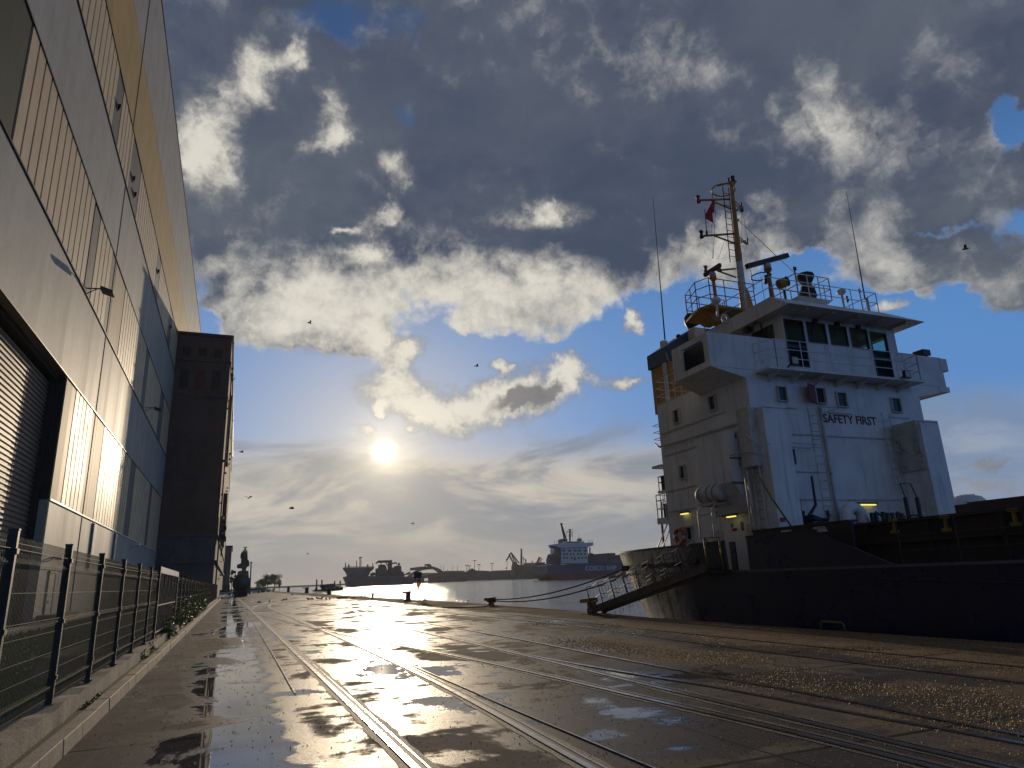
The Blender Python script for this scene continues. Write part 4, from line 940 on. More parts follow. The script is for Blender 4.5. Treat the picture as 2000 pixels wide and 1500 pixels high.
for i, (x0, x1, za, zc) in enumerate(xs):
    f = MB(); w = .05; f.box((x0, YF-.06, za), (x0+w, YF-.01, zc)).box((x1-w, YF-.06, za), (x1, YF-.01, zc)).box((x0+w, YF-.06, za), (x1-w, YF-.01, za+w)).box((x0+w, YF-.06, zc-w), (x1-w, YF-.01, zc))
    if i in (0, 4): f.box((x0+w, YF-.055, za+.75), (x1-w, YF-.012, za+.85))
    fo = f.build('glazed_door' if i in (0, 4) else 'bridge_window', M_dark, ship)
    MB().box((x0+w, YF-.03, za+w), (x1-w, YF-.026, zc-w)).build('pane', M_tint, fo)
    if i in (1, 2, 3): MB().box((x0+.35, YF-.14, zc-.02), (x0+.55, YF-.04, zc+.12)).bar((x0+.45, YF-.1, zc), (x0+.25, YF-.08, za+.35), .03).build('wiper', M_black, fo)
    if i in (0, 4): MB().box((x0+w, YF-.02, za+w), (x1-w, YF-.012, za+.75)).build('door_panel', M_green, fo)
MB().box((20.0, 19.6, ZW0), (24.2, 20.1, 9.75)).box((20.4, 19.7, 9.75), (21.0, 19.9, 9.95)).box((22.4, 19.7, 9.75), (23.4, 19.9, 9.95)).lathe((24.3, 20.4, 8.9), [(.1, 0), (.25, .6), (.28, 1.2), (.1, 1.25)], 8).build('bridge_console', M_black, ship)
MB().box((WX0+.1, YF+.12, 10.95), (WX1-.1, 22.5, 11.04)).build('ceiling_panel', mat('cabin_ceiling', (0.28, 0.24, 0.14), .6), ship)
MB().box((WX0+.04, ly0, lz0), (WX0+.05, ly1, lz1)).build('side_pane', M_glass, ship)
# roof with sloping visor
b = MB(); b.hexa([(18.6, 18.0, 11.02), (25.75, 18.0, 11.02), (25.75, 23.3, 11.02), (18.6, 23.3, 11.02)], [(18.62, 18.9, 11.64), (24.6, 18.9, 11.64), (24.6, 23.2, 11.64), (18.62, 23.2, 11.64)]); b.build('bridge_roof', M_white, ship)
b = MB()
for x in (19.6, 20.9, 22.2, 23.5, 24.8): b.box((x, 18.12, 10.9), (x+.05, 18.95, 11.018))
b.build('roof_bracket', M_whited, ship)
# balcony in front of the windows
PYb = 18.27
b = MB(); b.box((17.45, PYb, 8.48), (25.4, YF-.022, 8.56))
for i in range(7): x = 18+i*1.1; b.hexa([(x, YF-.022, 8.2), (x+.06, YF-.022, 8.2), (x+.06, YF-.022, 8.478), (x, YF-.022, 8.478)], [(x, PYb+.1, 8.45), (x+.06, PYb+.1, 8.45), (x+.06, PYb+.1, 8.478), (x, PYb+.1, 8.478)])
b.build('balcony', M_white, ship)
def railing(pts, zs, n, r=.018, name='railing', m=None, par=ship, posts=None):
    """posts and bars following a line given at foot level"""
    b = MB(); P_ = [V(p) for p in pts]
    for z in zs: b.tube([p+V((0, 0, z)) for p in P_], r, 5)
    for p, q in zip(P_, P_[1:]):
        k_ = max(1, round((q-p).length/n))
        for i in range(k_+1): c = p.lerp(q, i/k_); b.tube([c, c+V((0, 0, zs[-1]))], r, 5)
    return b.build(name, m or M_white, par)
railing([(17.5, YF-.03, 8.56), (17.9, PYb+.03, 8.56), (25.2, PYb+.03, 8.56), (25.4, YF-.03, 8.56)], (.38, .72, 1.08), 1.25)
for u, v in ((900, 315), (1560, 395)):
    p = A(*z1(u, v), 18.1); MB().box((p.x-.16, 18.02, p.z-.15), (p.x+.16, 18.14, p.z+.15)).bar((p.x, 18.14, p.z), (p.x-.15, 18.35, 8.52), .05).build('floodlight', M_black, ship)
    MB().box((p.x-.13, 18.012, p.z-.12), (p.x+.13, 18.019, p.z+.12)).build('floodlight_lens', M_whited, ship)
# small gear seen under the roof beside the wheelhouse
b = MB()
for u, v, s in ((905, 965, .12), (965, 880, .13), (1060, 800, .08), (1030, 830, .06)): p = A(1280+u/5.357, 480+v/5.357, 20.6); b.box(p-V((s, s, s)), p+V((s, s, s*.7)))
p = atY(1478, 640, 20.0); b.tube([p+V((-.25, 0, -.5)), p+V((-.2, 0, .05)), p+V((.1, 0, .3)), p+V((.22, 0, .2)), p+V((.3, 0, -.5))], .03, 6); b.build('wing_console', M_black, ship)
# ---- roof gear
ZR = 11.64
RLx = 18.75
railing([(RLx, 23.1, ZR), (RLx, 19.0, ZR), (24.5, 19.0, ZR), (24.5, 23.1, ZR)], (.45, .9), 1.3, .02)
# mast
MY = 22.3
def M2(u, v, Y=MY): return atY(*z2(u, v), Y)
p0, p1 = M2(820, 1100), M2(712, 110)
mast = MB(); mast.tube([(p0.x, MY, ZR), (p0.x-.02, MY, p0.z), p1], [.19, .165, .085], 10)
pb0 = M2(865, 1030); mast.prism([(p0.x-.2, MY-.1, ZR), (pb0.x+.25, MY-.1, ZR), (pb0.x-.1, MY-.1, p0.z+.8), (p0.x-.1, MY-.1, p0.z+1.6)], (0, .2, 0))
mo = mast.build('mast', M_orange, ship)
p = M2(750, 740); q = M2(785, 1090); MB().tube([(q.x-.1, MY-.25, ZR), (p.x, MY-.2, p.z)], .14, 8).build('mast_casing', M_whited, mo)
b = MB()
for a_, c_, r in (((470, 245), (700, 236), .05), ((560, 252), (712, 312), .04), ((500, 523), (735, 506), .05), ((580, 522), (742, 582), .04), ((600, 792), (745, 780), .045), ((608, 797), (750, 847), .04),
                  ((735, 250), (800, 302), .03), ((730, 268), (795, 318), .03), ((742, 332), (800, 296), .045), ((765, 525), (845, 588), .03), ((765, 545), (835, 590), .03), ((772, 582), (825, 560), .03),
                  ((610, 130), (700, 108), .045), ((690, 108), (750, 98), .06), ((740, 110), (715, 150), .05), ((565, 198), (600, 198), .02), ((565, 198), (565, 230), .02), ((745, 395), (768, 400), .06)):
    b.tube([M2(*a_), M2(*c_)], r, 6)
ring = [M2(650, 165)+V((math.cos(t)*.55, math.sin(t)*.5, math.cos(t)*-.05)) for t in [i*math.pi/8 for i in range(17)]]
b.build('crosstree', M_orange, mo); MB().tube(ring, .03, 6).build('hoop', M_orange, mo)
ladder([M2(740, 740)+V((-.12, -.05, 0)), M2(672, 150)+V((-.06, -.05, 0))], .34, (1, 0, 0), 'ladder', M_dark, .022, .3, mo)
def lantern(p, m, par=mo, s=1.0): return MB().lathe(p, [(.075*s, -.12*s), (.08*s, -.08*s), (.055*s, -.02*s), (.055*s, .06*s), (.085*s, .11*s), (.065*s, .16*s), (.02*s, .18*s)], 10).build('lantern', m, par)
for u, v, m_, s in ((455, 240, M_redp, 1.1), (480, 515, M_black, 1.1), (513, 788, M_redp, 1), (622, 780, M_green, 1), (693, 88, M_black, .6)): lantern(M2(u, v), m_, s=s*1.15)
MB().lathe(M2(727, 100), [(.09, 0), (.11, .06), (.08, .12), (.1, .18), (.1, .26), (.07, .31)], 10).build('signal_horn', M_black, mo)
MB().tube([M2(522, 515), M2(520, 485)], .05, 6).tube([M2(520, 485), M2(506, 315)], .018, 5).tube([M2(793, 330), M2(793, 262)], .03, 5).box(M2(788, 285), M2(805, 330)+V((.05, .1, 0))).tube([M2(840, 585), M2(840, 540)], .03, 5).build('mast_aerial', M_black, mo)
b = MB()
for a_, c_ in (((598, 200), (570, 700)), ((590, 330), (572, 700)), ((560, 430), (566, 700)), ((692, 465), (612, 700)), ((795, 345), (797, 735)), ((803, 345), (840, 540))): b.tube([M2(*a_), M2(*c_)], .008, 4)
b.tube([M2(770, 402), M2(1205, 812, 20.3)], .014, 4); b.tube([M2(860, 780), M2(895, 940, 21)], .012, 4); b.build('rigging', M_black, mo)
fl_ = MB(); P_ = [(590, 225), (588, 335), (565, 336), (552, 350), (558, 372), (567, 385), (563, 430), (548, 415), (515, 382), (520, 350), (545, 280)]
cen = (556, 330)
n0 = len(fl_.v)
for sgn in (-.03, .03):
    for i, (u, v) in enumerate(P_): fl_.v.append(tuple(M2(u, v)+V((0, sgn*.3+.10*math.sin(v/25), 0))))
k_ = len(P_); fl_.addf(tuple(range(k_))); fl_.addf(tuple(range(2*k_-1, k_-1, -1)))
for i in range(k_): fl_.addf((i, (i+1) % k_, k_+(i+1) % k_, k_+i))
tag(fl_.build('flag', mat('flag_red', (0.50, 0.02, 0.035), .8, scale=4)), 'red flag hanging limp from the left halyard of the mast', 'flag')
# ochre platform with railing left of the mast
a_, b1, c_, d_ = M2(485, 1085, 21.6), M2(545, 1047, 23.2), M2(770, 1050, 23.2), M2(775, 1100, 21.6); zp = a_.z
MB().prism([(a_.x, 21.9, zp), (a_.x+.25, 21.3, zp), (p0.x-.1, 21.3, zp-.02), (p0.x-.1, 23.3, zp), (a_.x+.4, 23.3, zp)], (0, 0, .1)).build('platform', M_orange, ship)
b = MB(); b.hexa([(a_.x+.8, 21.8, 11.7), (a_.x+1.1, 21.8, 11.7), (a_.x+1.1, 22.6, 11.7), (a_.x+.8, 22.6, 11.7)], [(a_.x+.3, 21.8, zp-.01), (a_.x+1.2, 21.8, zp-.01), (a_.x+1.2, 22.8, zp-.01), (a_.x+.3, 22.8, zp-.01)]); b.build('platform_stay', M_orange, ship)
railing([(p0.x-.3, 23.2, zp+.1), (a_.x+.45, 23.2, zp+.1), (a_.x+.05, 21.95, zp+.1), (a_.x+.3, 21.35, zp+.1), (p0.x-.25, 21.35, zp+.1)], (.45, .85, 1.2), .8, .022, m=M_orange)
# radars
def radar(base, top, armp, armq, w, h, Y, hm=M_whited):
    r = MB(); r.tube([base, V((base.x, Y, (base.z+top.z)/2)), top], [.12, .08, .075], 9); r.lathe(top, [(.22, .05), (.2, .0), (.08, -.1)], 4, (0, 0, 1)); ro = r.build('radar_post', M_orange, ship)
    MB().lathe(top+V((0, 0, .07)), [(.11, 0), (.15, .05), (.15, .16), (.10, .24), (.05, .3)], 12).build('radar_motor', hm, ro)
    MB().bar(armp, armq, w, h).build('radar_antenna', M_black, ro)
R1 = 20.2; bx = atY(*z2(1025, 985), R1); tp = atY(*z2(1000, 792), R1); radar(V((tp.x+.02, R1, ZR)), V((tp.x, R1, tp.z)), atY(*z2(833, 762), R1), atY(*z2(1153, 676), R1), .16, .2, R1)
R2 = 21.9; tp = atY(*z2(571, 860), R2); a_ = atY(*z2(590, 705), R2); c_ = atY(*z2(575, 795), R2)
radar(V((tp.x, R2, zp+.1)), V((tp.x, R2, tp.z)), V((tp.x+.02, R2-.55, tp.z+.42)), V((tp.x-.02, R2+.5, tp.z+.40)), .13, .17, R2)
# domes, antennas, searchlight, compass housing
def dome(p, foot, r, h=.2, name='satellite_dome', m=M_white):
    MB().lathe(p, [(.05, -.12), (r*.7, -.08), (r, 0), (r*.92, h*.5), (r*.6, h*.85), (.02, h)], 14).tube([foot, p+V((0, 0, -.1))], .05, 7).build(name, m, ship)
p = atY(*z2(595, 1035), 20.8); dome(p, V((p.x, 20.8, ZR-.2)), .2, .2)
p = atY(*z2(1573, 965), 20.5); dome(p, V((p.x, 20.5, ZR)), .2, .16, 'mushroom_antenna', M_whited)
p = atY(*z2(1715, 960), 20.8); MB().lathe(p, [(.03, -.06), (.06, -.03), (.065, .06), (.04, .14), (.01, .17)], 10).tube([V((p.x, 20.8, ZR)), p], .03, 6).build('gps_antenna', M_whited, ship)
p = atY(*z2(1618, 1010), 20.6); MB().lathe(p, [(.03, -.2), (.08, -.05), (.03, 0), (.06, .06), (.02, .12)], 8).build('small_antenna', M_black, ship)
SY = 20.0; p = atY(*z2(1105, 895), SY); ax = V((.75, -.35, .28)).normalized()
so_ = MB().lathe(p-ax*.2, [(.10, 0), (.19, .04), (.21, .1), (.21, .40)], 16, ax).build('searchlight', M_yel, ship)
MB().lathe(p+ax*.202, [(.225, 0), (.225, .06), (.2, .08)], 16, ax).build('lens', M_black, so_)
MB().tube([V((p.x+.1, SY, ZR)), V((p.x+.1, SY, p.z-.28))], .045, 8).tube([p+V((-.15, .05, -.18)), V((p.x+.1, SY, p.z-.3)), p+V((.22, -.06, -.08))], .02, 6).build('yoke', M_black, so_)
CY = 20.2; pt, pm, pq = atY(*z2(1290, 800), CY), atY(*z2(1290, 890), CY), atY(*z2(1305, 985), CY); xm = (pt.x+pq.x)/2
b = MB(); b.lathe((xm, CY, pq.z-.1), [(.37, 0), (.32, .29), (.20, .58), (.35, .80), (.39, .92), (.33, 1.07), (.12, 1.15)], 7); b.build('covered_compass', mat('green_tarpaulin', (0.012, 0.022, 0.016), .8, scale=6, bump=.8, bscale=12), ship)
a_, c_ = atY(*z2(1240, 985), 19.4), atY(*z2(1500, 995), 19.4)
zc = a_.z-.02; MB().hexa([(a_.x+.25, 19.6, zc-.35), (c_.x-.45, 19.6, zc-.35), (c_.x-.45, 20.8, zc-.35), (a_.x+.25, 20.8, zc-.35)], [(a_.x, 19.4, zc), (c_.x, 19.4, zc), (c_.x, 21, zc), (a_.x, 21, zc)]).build('compass_platform', M_white, ship)
railing([(a_.x+.02, 19.42, zc), (c_.x-.02, 19.42, zc), (c_.x-.02, 20.95, zc), (a_.x+.02, 20.95, zc), (a_.x+.02, 19.42, zc)], (.5, 1.0), .7, .024)
p = atY(*z2(1205, 1010), 19.6); q = atY(*z2(1208, 800), 19.6); MB().tube([V((q.x, 19.6, ZR)), q, atY(*z2(1212, 775), 19.6)], .03, 6).box(q+V((-.03, -.03, .05)), q+V((.1, .03, .2))).build('deck_light_pole', M_black, ship)
b = MB(); rx = atY(*z2(945, 840), 20); ring = [rx+V((math.cos(t)*.4, math.sin(t)*.4, 0)) for t in [i*math.pi/7 for i in range(15)]]; b.tube(ring, .025, 6); b.tube([rx+V((.0, 0, 0)), rx+V((0, 0, -1.0))], .012, 4)
for i in range(5): b.lathe(atY(*z2(985, 840+i*14), 20.05), [(.07, 0), (.09, .03), (.07, .05)], 8)
b.build('loop_antenna', M_dark, ship)
def whip(a_, c_, Y): t_, f_ = atY(*z2(*a_), Y), atY(*z2(*c_), Y); MB().tube([f_, f_.lerp(t_, .45), t_], [.035, .02, .008], 6).build('whip_antenna', M_rust, ship)
whip((100, 215), (195, 1335), 25.4); whip((1612, 175), (1758, 1020), 21.5)
b = MB(); p = atY(*z2(1760, 1020), 21.5); b.tube([V((p.x+.1, 21.5, 11.5)), V((p.x+.1, 21.5, p.z+.1))], .07, 8); b.build('antenna_post', M_whited, ship)
railing([(23.0, 21.6, ZR), (27.4, 21.6, ZR)], (.35, .8), 1.0, .02)
MB().box((24.62, 20.9, ZR-.1), (27.5, 23, ZR)).build('roof_extension', M_white, ship)
# life ring white on the roof rail, small wire down the fascia
MB().tube([atY(*z2(665, 1170), 20.4)+V((math.cos(t)*.13, 0, math.sin(t)*.17)) for t in [i*math.pi/8 for i in range(17)]], .05, 8, cap=False).build('white_ring', M_whited, ship)
# ---- funnel and aft gear behind the wing
FY_ = 25.0
P_ = [(200, 1385), (425, 1235), (470, 1240), (520, 1400), (480, 1500), (250, 1500)]
fp = [atY(*z2(*q), FY_) for q in P_]
MB().prism([fp[0], fp[1], fp[2]+V((.8, 0, 0)), fp[3]+V((1.2, 0, -.6)), V((fp[0].x, FY_, 10.9))], (0, 1.6, 0)).build('funnel', M_blue, ship)
a_ = atY(*z2(245, 1420), FY_); MB().box((a_.x-.2, FY_+.05, 8.7), (a_.x+2.5, FY_+1.5, 11.0)).build('funnel_base', M_orange, ship)
for (u, v, s) in ((395, 1160, .36), (285, 1280, .14)):
    p = atY(*z2(u+25, v+40), FY_+.4); MB().lathe(p-V((0, 0, s*.6)), [(s*.9, 0), (s, s*.8), (s*.8, s*1.6), (s*.2, s*2)], 10, (-.45, 0, 1)).build('exhaust_pipe', M_black, ship)
p = atY(*z2(185, 1345), 25.3); MB().box((p.x-.12, 25.2, 8.7), (p.x+.14, 25.45, p.z)).build('aft_post', M_white, ship)
MB().box(atY(*z2(420, 1235), 24.4), atY(*z2(480, 1300), 24.4)+V((.3, .5, -.1))).build('locker', M_whited, ship)
railing([(17.02, 22.0, 8.66), (17.02, 24.78, 8.66), (19, 24.78, 8.66)], (.4, .75, 1.1), 1.0, .02)
b = MB(); rr = random.Random(4)
p = atY(*z2(205, 1440), 24.6); pts = [p]
for i in range(6): pts.append(V((p.x+.12*i+rr.uniform(-.05, .05), 24.5, p.z-.28*(i+1))))
b.tube(pts, .035, 6); b.tube([V((a_.x+.2, 24.4, 8.7+.1*i)) + V((.15*(i % 2), 0, 0)) for i in range(8)], .05, 6); b.build('cable_bundle', mat('rope_pale', (.4, .3, .2), .8), ship)
# aft ladder loops, side platforms on the far left edge
b = MB()
for v in (320, 385, 450): p = atX(*z6(75, v), 17.0); b.tube([V((17.0, 24.82, p.z)), V((17.1, 25.4, p.z+.03)), V((17.3, 25.4, p.z)), V((17.3, 24.82, p.z))], .02, 5)
b.build('rung', M_white, ship)
for q0_, q1_ in (((16.9, 24.802, 5.95), (17.8, 25.5, 6.05)), ((16.95, 24.802, 3.55), (18.5, 25.55, 3.8)), ((16.95, 24.802, 4.85), (18.5, 25.3, 4.95))): MB().box(q0_, q1_).build('aft_platform', M_white, ship)
railing([(16.97, 24.85, 3.8), (16.97, 25.5, 3.8), (18.4, 25.5, 3.8)], (.4, .75, 1.0), .4, .02)
railing([(16.97, 24.85, 4.95), (16.97, 25.2, 4.95), (18.4, 25.2, 4.95)], (.35, .6), .4, .02, m=M_dark)
MB().box((17.1, 24.9, 4.96), (17.5, 25.2, 5.6)).box((17.15, 24.95, 3.81), (17.5, 25.3, 4.4)).tube([(17.15, 25.4, 4.5), (17.1, 25.45, 3.5), (17.2, 25.6, 2.6), (17.5, 25.4, 1.8)], .05, 6).build('aft_machinery', M_black, ship)
b = MB(); 
for x in (17.0, 17.25): b.tube([(x-.3, 25.9, 2.0), (x, 24.9, 3.5)], .03, 6)
b.build('stair_rail', M_white, ship)
MB().tube([(27.9, 19.5, 4.1), (28.6, 19.5, 4.2), (27.9, 19.5, 3.8)], .03, 5).tube([(26.0, 19.2, 5.0), (26.5, 19.2, 5.5)], .03, 5).box((26.42, 19.15, 5.5), (26.6, 19.3, 5.75)).build('side_bracket', M_rust, ship)
b = MB(); b.tube([atX(*z6(485, 440), 16.2), atX(*z6(550, 660), 16.3), atX(*z6(580, 885), 16.1)], .015, 4); b.build('raft_lashing', M_whited, ship)
# raft rack
rk = MB(); RXc = 16.0; p = atX(*z6(560, 960), RXc)
for y in (p.y-.55, p.y+.25): rk.tube([(15.5, y, 1.5), (15.5, y, p.z-.6), (15.7, y, p.z-.42), (16.6, y, p.z-.42)], .03, 6)
rk.tube([(15.5, p.y-.55, p.z-.75), (15.5, p.y+.25, p.z-.75)], .025, 5); rk.bar((15.7, p.y-.6, p.z-.36), (15.7, p.y+.4, p.z-.36), .05).bar((16.2, p.y-.6, p.z-.36), (16.2, p.y+.4, p.z-.36), .05)
rk.build('raft_rack', M_whited, ship)
# ---- loose things on the ship
raft = thing('life_raft', (RXc, p.y, p.z), 'white ribbed life raft canister on its rack at the ship rail', 'life raft')
q0 = V((RXc, p.y+.62, p.z)); prof = [(.02, 0), (.27, .03)]
for i in range(5): prof += [(.31, .05+i*.23), (.31, .165+i*.23), (.285, .18+i*.23), (.285, .215+i*.23)]
prof += [(.31, 1.2), (.27, 1.27), (.02, 1.3)]
MB().lathe(q0, prof, 18, (0, -1, .0)).build('canister', M_whited, raft)
for i in (.3, .85, 1.25): MB().tube([q0+V((math.cos(t)*.32, -i*.83, math.sin(t)*.32)) for t in [j*math.pi/9 for j in range(19)]], .012, 4).build('strap', M_black, raft)
p = atX(*z6(272, 1345), 16.85); t = thing('lifebuoy', p, 'orange red lifebuoy with pale bands hung on the white wall', 'lifebuoy')
def ring_seg(t0, t1, c, R, r, axis='y'): return [c+V((0, math.cos(a)*R, math.sin(a)*R)) for a in [t0+(t1-t0)*i/8 for i in range(9)]]
for i in range(4):
    t0 = i*math.pi/2+.35
    MB().tube(ring_seg(t0, t0+1.2, p, .30, .08), .085, 9).build('ring', mat('buoy_orange', (0.42, 0.07, 0.04), .6), t)
    MB().tube(ring_seg(t0+1.2, t0+math.pi/2, p, .30, .08), .088, 9).build('band', M_whited, t)
# ---- gangway
G0, G1 = V((14.05, 26.2, .16)), V((14.95, 19.5, 1.66))
gw = thing('gangway', G0, 'long sloping gangway with rope rails and safety net up to the ship', 'gangway')
dv = (G1-G0).normalized(); sd = V((dv.y, -dv.x, 0)).normalized()*-.32; upv = sd.cross(dv).normalized(); upv = upv if upv.z > 0 else -upv
b = MB()
for s in (-1, 1): b.bar(G0+sd*s, G1+sd*s, .06, .26)
for i in range(24): c = G0.lerp(G1, (i+.5)/24); b.bar(c-sd, c+sd, .10, .03)
b.build('walkway', mat('gangway_alu', (0.12, 0.10, 0.08), .6, metal=.3, scale=4), gw)
MB().lathe(G0+V((-.0, 0, -.02))-sd*1.15, [(.14, -.04), (.14, .04)], 14, sd).lathe(G0+V((0, 0, -.02))+sd*1.15, [(.14, -.04), (.14, .04)], 14, sd).tube([G0-sd*1.2+V((0, 0, -.02)), G0+sd*1.2+V((0, 0, -.02))], .03, 6).build('roller', mat('rubber_grey', (.15, .13, .11), .7), gw)
sb = MB(); rp = MB(); tops = {-1: [], 1: []}; mids_ = {-1: [], 1: []}
for i in range(9):
    c = G0.lerp(G1, (i+.15)/8.3)
    for s in (-1, 1):
        f0 = c+sd*s; f1 = f0+upv*.95+dv*-.12; sb.tube([f0, f1], .018, 5); tops[s].append(f1); mids_[s].append(f0.lerp(f1, .5))
for s in (-1, 1):
    for L in (tops[s], mids_[s]):
        for a_, c_ in zip(L, L[1:]): rp.tube([a_, a_.lerp(c_, .5)+V((0, 0, -.05)), c_], .012, 4)
sb.build('stanchion', M_post, gw); rp.build('rope_rail', M_black, gw)
nt = MB(); rr = random.Random(2)
for s in (-1, 1):
    for i in range(8):
        for j in range(4):
            a_ = tops[s][i].lerp(tops[s][i+1], j/4); t_ = G0.lerp(G1, (i+j/4+.15)/8.3)+sd*s*1.1
            drop = V((rr.uniform(-.05, .1), rr.uniform(-.1, .1), -rr.uniform(.2, .8) if i < 6 else 0)); nt.tube([a_+V((0, 0, -.02)), t_+V((rr.uniform(-.05, .05), 0, .05)), t_+drop], .005, 3)
    for j, f in enumerate((-.35, -.15, .18, .36, .62, .8)):
        pts = [G0.lerp(G1, (i+.15)/8.3)+sd*s*1.12+upv*(.95*f)+V((0, 0, rr.uniform(-.08, .05))) for i in range(9)]; nt.tube(pts, .005, 3)
nt.build('safety_net', M_black, gw)
MB().box((14.6, 18.6, 1.5), (15.0, 19.6, 1.56)).build('landing', M_rust, gw)
b = MB()
for y in (18.7, 19.5): b.tube([(14.75, y, 1.56), (14.7, y, 2.6)], .03, 6)
b.tube([(14.7, 18.7, 2.6), (14.7, 19.5, 2.62), tops[1][-1]], .025, 5); b.build('landing_post', M_yel, gw)
for c in list(gw.children): pass
# ================================================================ river, far bank and small things
def zc(u, v): return 1050+u/8, 1000+v/8
def zd(u, v): return 640+u/7.692, 1060+v/7.692
def ze(u, v): return 900+u/10, 1060+v/10
def zf(u, v): return 380+u/11.11, 1050+v/11.11
def plate(zfun, pts, Y, depth, m, name, par): return MB().prism([atY(*zfun(*p), Y) for p in pts], (0, depth, 0)).build(name, m, par)
def rect(zfun, u0, v0, u1, v1): return [(u0, v1), (u1, v1), (u1, v0), (u0, v0)]
M_cblue = mat('hull_blue', (0.012, 0.032, 0.10), .5, var=.1, scale=.05, streak=.2)
M_cred = mat('hull_red', (0.17, 0.03, 0.02), .6, var=.1, scale=.05)
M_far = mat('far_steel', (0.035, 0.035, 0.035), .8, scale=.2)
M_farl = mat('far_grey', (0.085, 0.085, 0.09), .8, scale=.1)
M_farw = mat('far_white', (0.55, 0.55, 0.53), .6, scale=.1, var=.05)
M_coal = mat('coal', (0.025, 0.025, 0.027), .95, scale=.3, bump=1)
# ---- container ship
CYr = 430.0
cs = thing('container_ship', atY(1130, 1130, CYr), 'distant blue and red container ship with white accommodation tower across the water', 'ship')
def C_(pts, d, m, n, off=0): return plate(zc, pts, CYr+off, d, m, n, cs)
C_([(160, 960), (155, 835), (230, 825), (760, 800), (2600, 770), (2600, 950), (760, 955)], 26, M_cblue, 'hull')
C_([(160, 962), (760, 957), (2600, 952), (2600, 1065), (290, 1072), (230, 1030)], 26, M_cred, 'lower_hull', .1)
b = MB(); a_ = [atY(*zc(u, v), CYr) for u, v in ((155, 835), (160, 962), (230, 1030), (290, 1072))]
for p, q in zip(a_, a_[1:]): b.quad(p, q, q+V((4, 26, 0)), p+V((4, 26, 0)))
b.build('transom', M_cblue, cs)
C_(rect(zc, 370, 545, 785, 800), 18, M_farw, 'accommodation_block', 3)
C_([(250, 505), (400, 480), (870, 478), (872, 520), (790, 548), (370, 560), (330, 545), (255, 525)], 9, M_farw, 'bridge_wing', 1.5)
C_(rect(zc, 440, 458, 725, 479), 7, M_farw, 'wheelhouse', 3); C_(rect(zc, 455, 470, 650, 489), .5, M_gap, 'bridge_windows', 2.3)
C_([(378, 495), (378, 430), (400, 415), (465, 420), (465, 495)], 6, M_farl, 'funnel', 9)
b = MB()
for v, us in ((548, (410, 490, 575, 655, 740)), (605, (410, 500, 590, 655, 745)), (658, (415, 460, 515, 560, 632, 678, 742)), (715, (415, 462, 530, 580, 640, 700, 760)), (743, (585,))):
    for u in us:
        p = atY(*zc(u, v), CYr+2.8); w_ = .55 if v > 620 else .9; b.box((p.x-w_, CYr+2.75, p.z-.5), (p.x+w_, CYr+2.99, p.z+.5))
b.build('windows', M_gap, cs)['kind'] = 'stuff'
b = MB(); b.tube([atY(*zc(430, 415), CYr+8), atY(*zc(368, 185), CYr+8)], [1.1, .6], 6); b.box(atY(*zc(357, 192), CYr+7.5), atY(*zc(384, 176), CYr+8.5)); b.build('crane_jib', M_black, cs)
b = MB(); Y = CYr+6
b.tube([atY(*zc(505, 460), Y), atY(*zc(505, 275), Y)], .6, 6)
for v, u0, u1 in ((275, 475, 545), (312, 445, 550), (345, 490, 550), (375, 480, 550)): b.tube([atY(*zc(u0, v), Y), atY(*zc(u1, v), Y)], .22, 4)
for u in (448, 548): b.tube([atY(*zc(u, 300), Y), atY(*zc(u, 420), Y)], .1, 4)
for u in (265, 300, 605, 640, 655, 715, 790, 810, 835, 860): b.tube([atY(*zc(u, 490 if (u < 310 or u > 780) else 460), Y-4), atY(*zc(u, 440 if u != 645 else 360), Y-4)], .12, 4)
b.tube([atY(*zc(645, 460), Y), atY(*zc(645, 330), Y)], .1, 4); b.box(atY(*zc(640, 455), Y), atY(*zc(668, 415), Y+2)); b.build('mast', M_far, cs)
b = MB(); b.prism([atY(*zc(u, v), CYr+4) for u, v in ((190, 822), (190, 745), (215, 660), (245, 650), (260, 700), (300, 640), (320, 560), (370, 560), (370, 818))], (0, 6, 0)); b.tube([atY(*zc(185, 548), CYr+4), atY(*zc(300, 548), CYr+4)], .7, 5); b.tube([atY(*zc(268, 548), CYr+4), atY(*zc(268, 700), CYr+4)], .6, 5); b.build('aft_gear', M_farl, cs)
C_([(785, 800), (790, 680), (850, 640), (900, 670), (935, 672), (935, 655), (1000, 655), (1000, 680), (1090, 672), (1090, 642), (1215, 640), (1215, 672), (2600, 660), (2600, 775)], 20, mat('cargo_grey', (0.12, 0.09, 0.08), .8, scale=.15, var=.3), 'deck_cargo', 3)
C_([(815, 550), (828, 550), (828, 660), (815, 660)], 1, M_farl, 'deck_post', 3)
p, q = atY(*zc(745, 913), CYr), atY(*zc(1235, 905), CYr); rot = Matrix.Rotation(-math.atan2(q.z-p.z, q.x-p.x), 3, 'Y') @ FR
o = text('COSCO SHIP', (q.x-p.x), (p.x, CYr-.08, p.z), rot, M_farw, par=cs, bold=.02); sz = [v_.co.z for v_ in o.data.vertices]
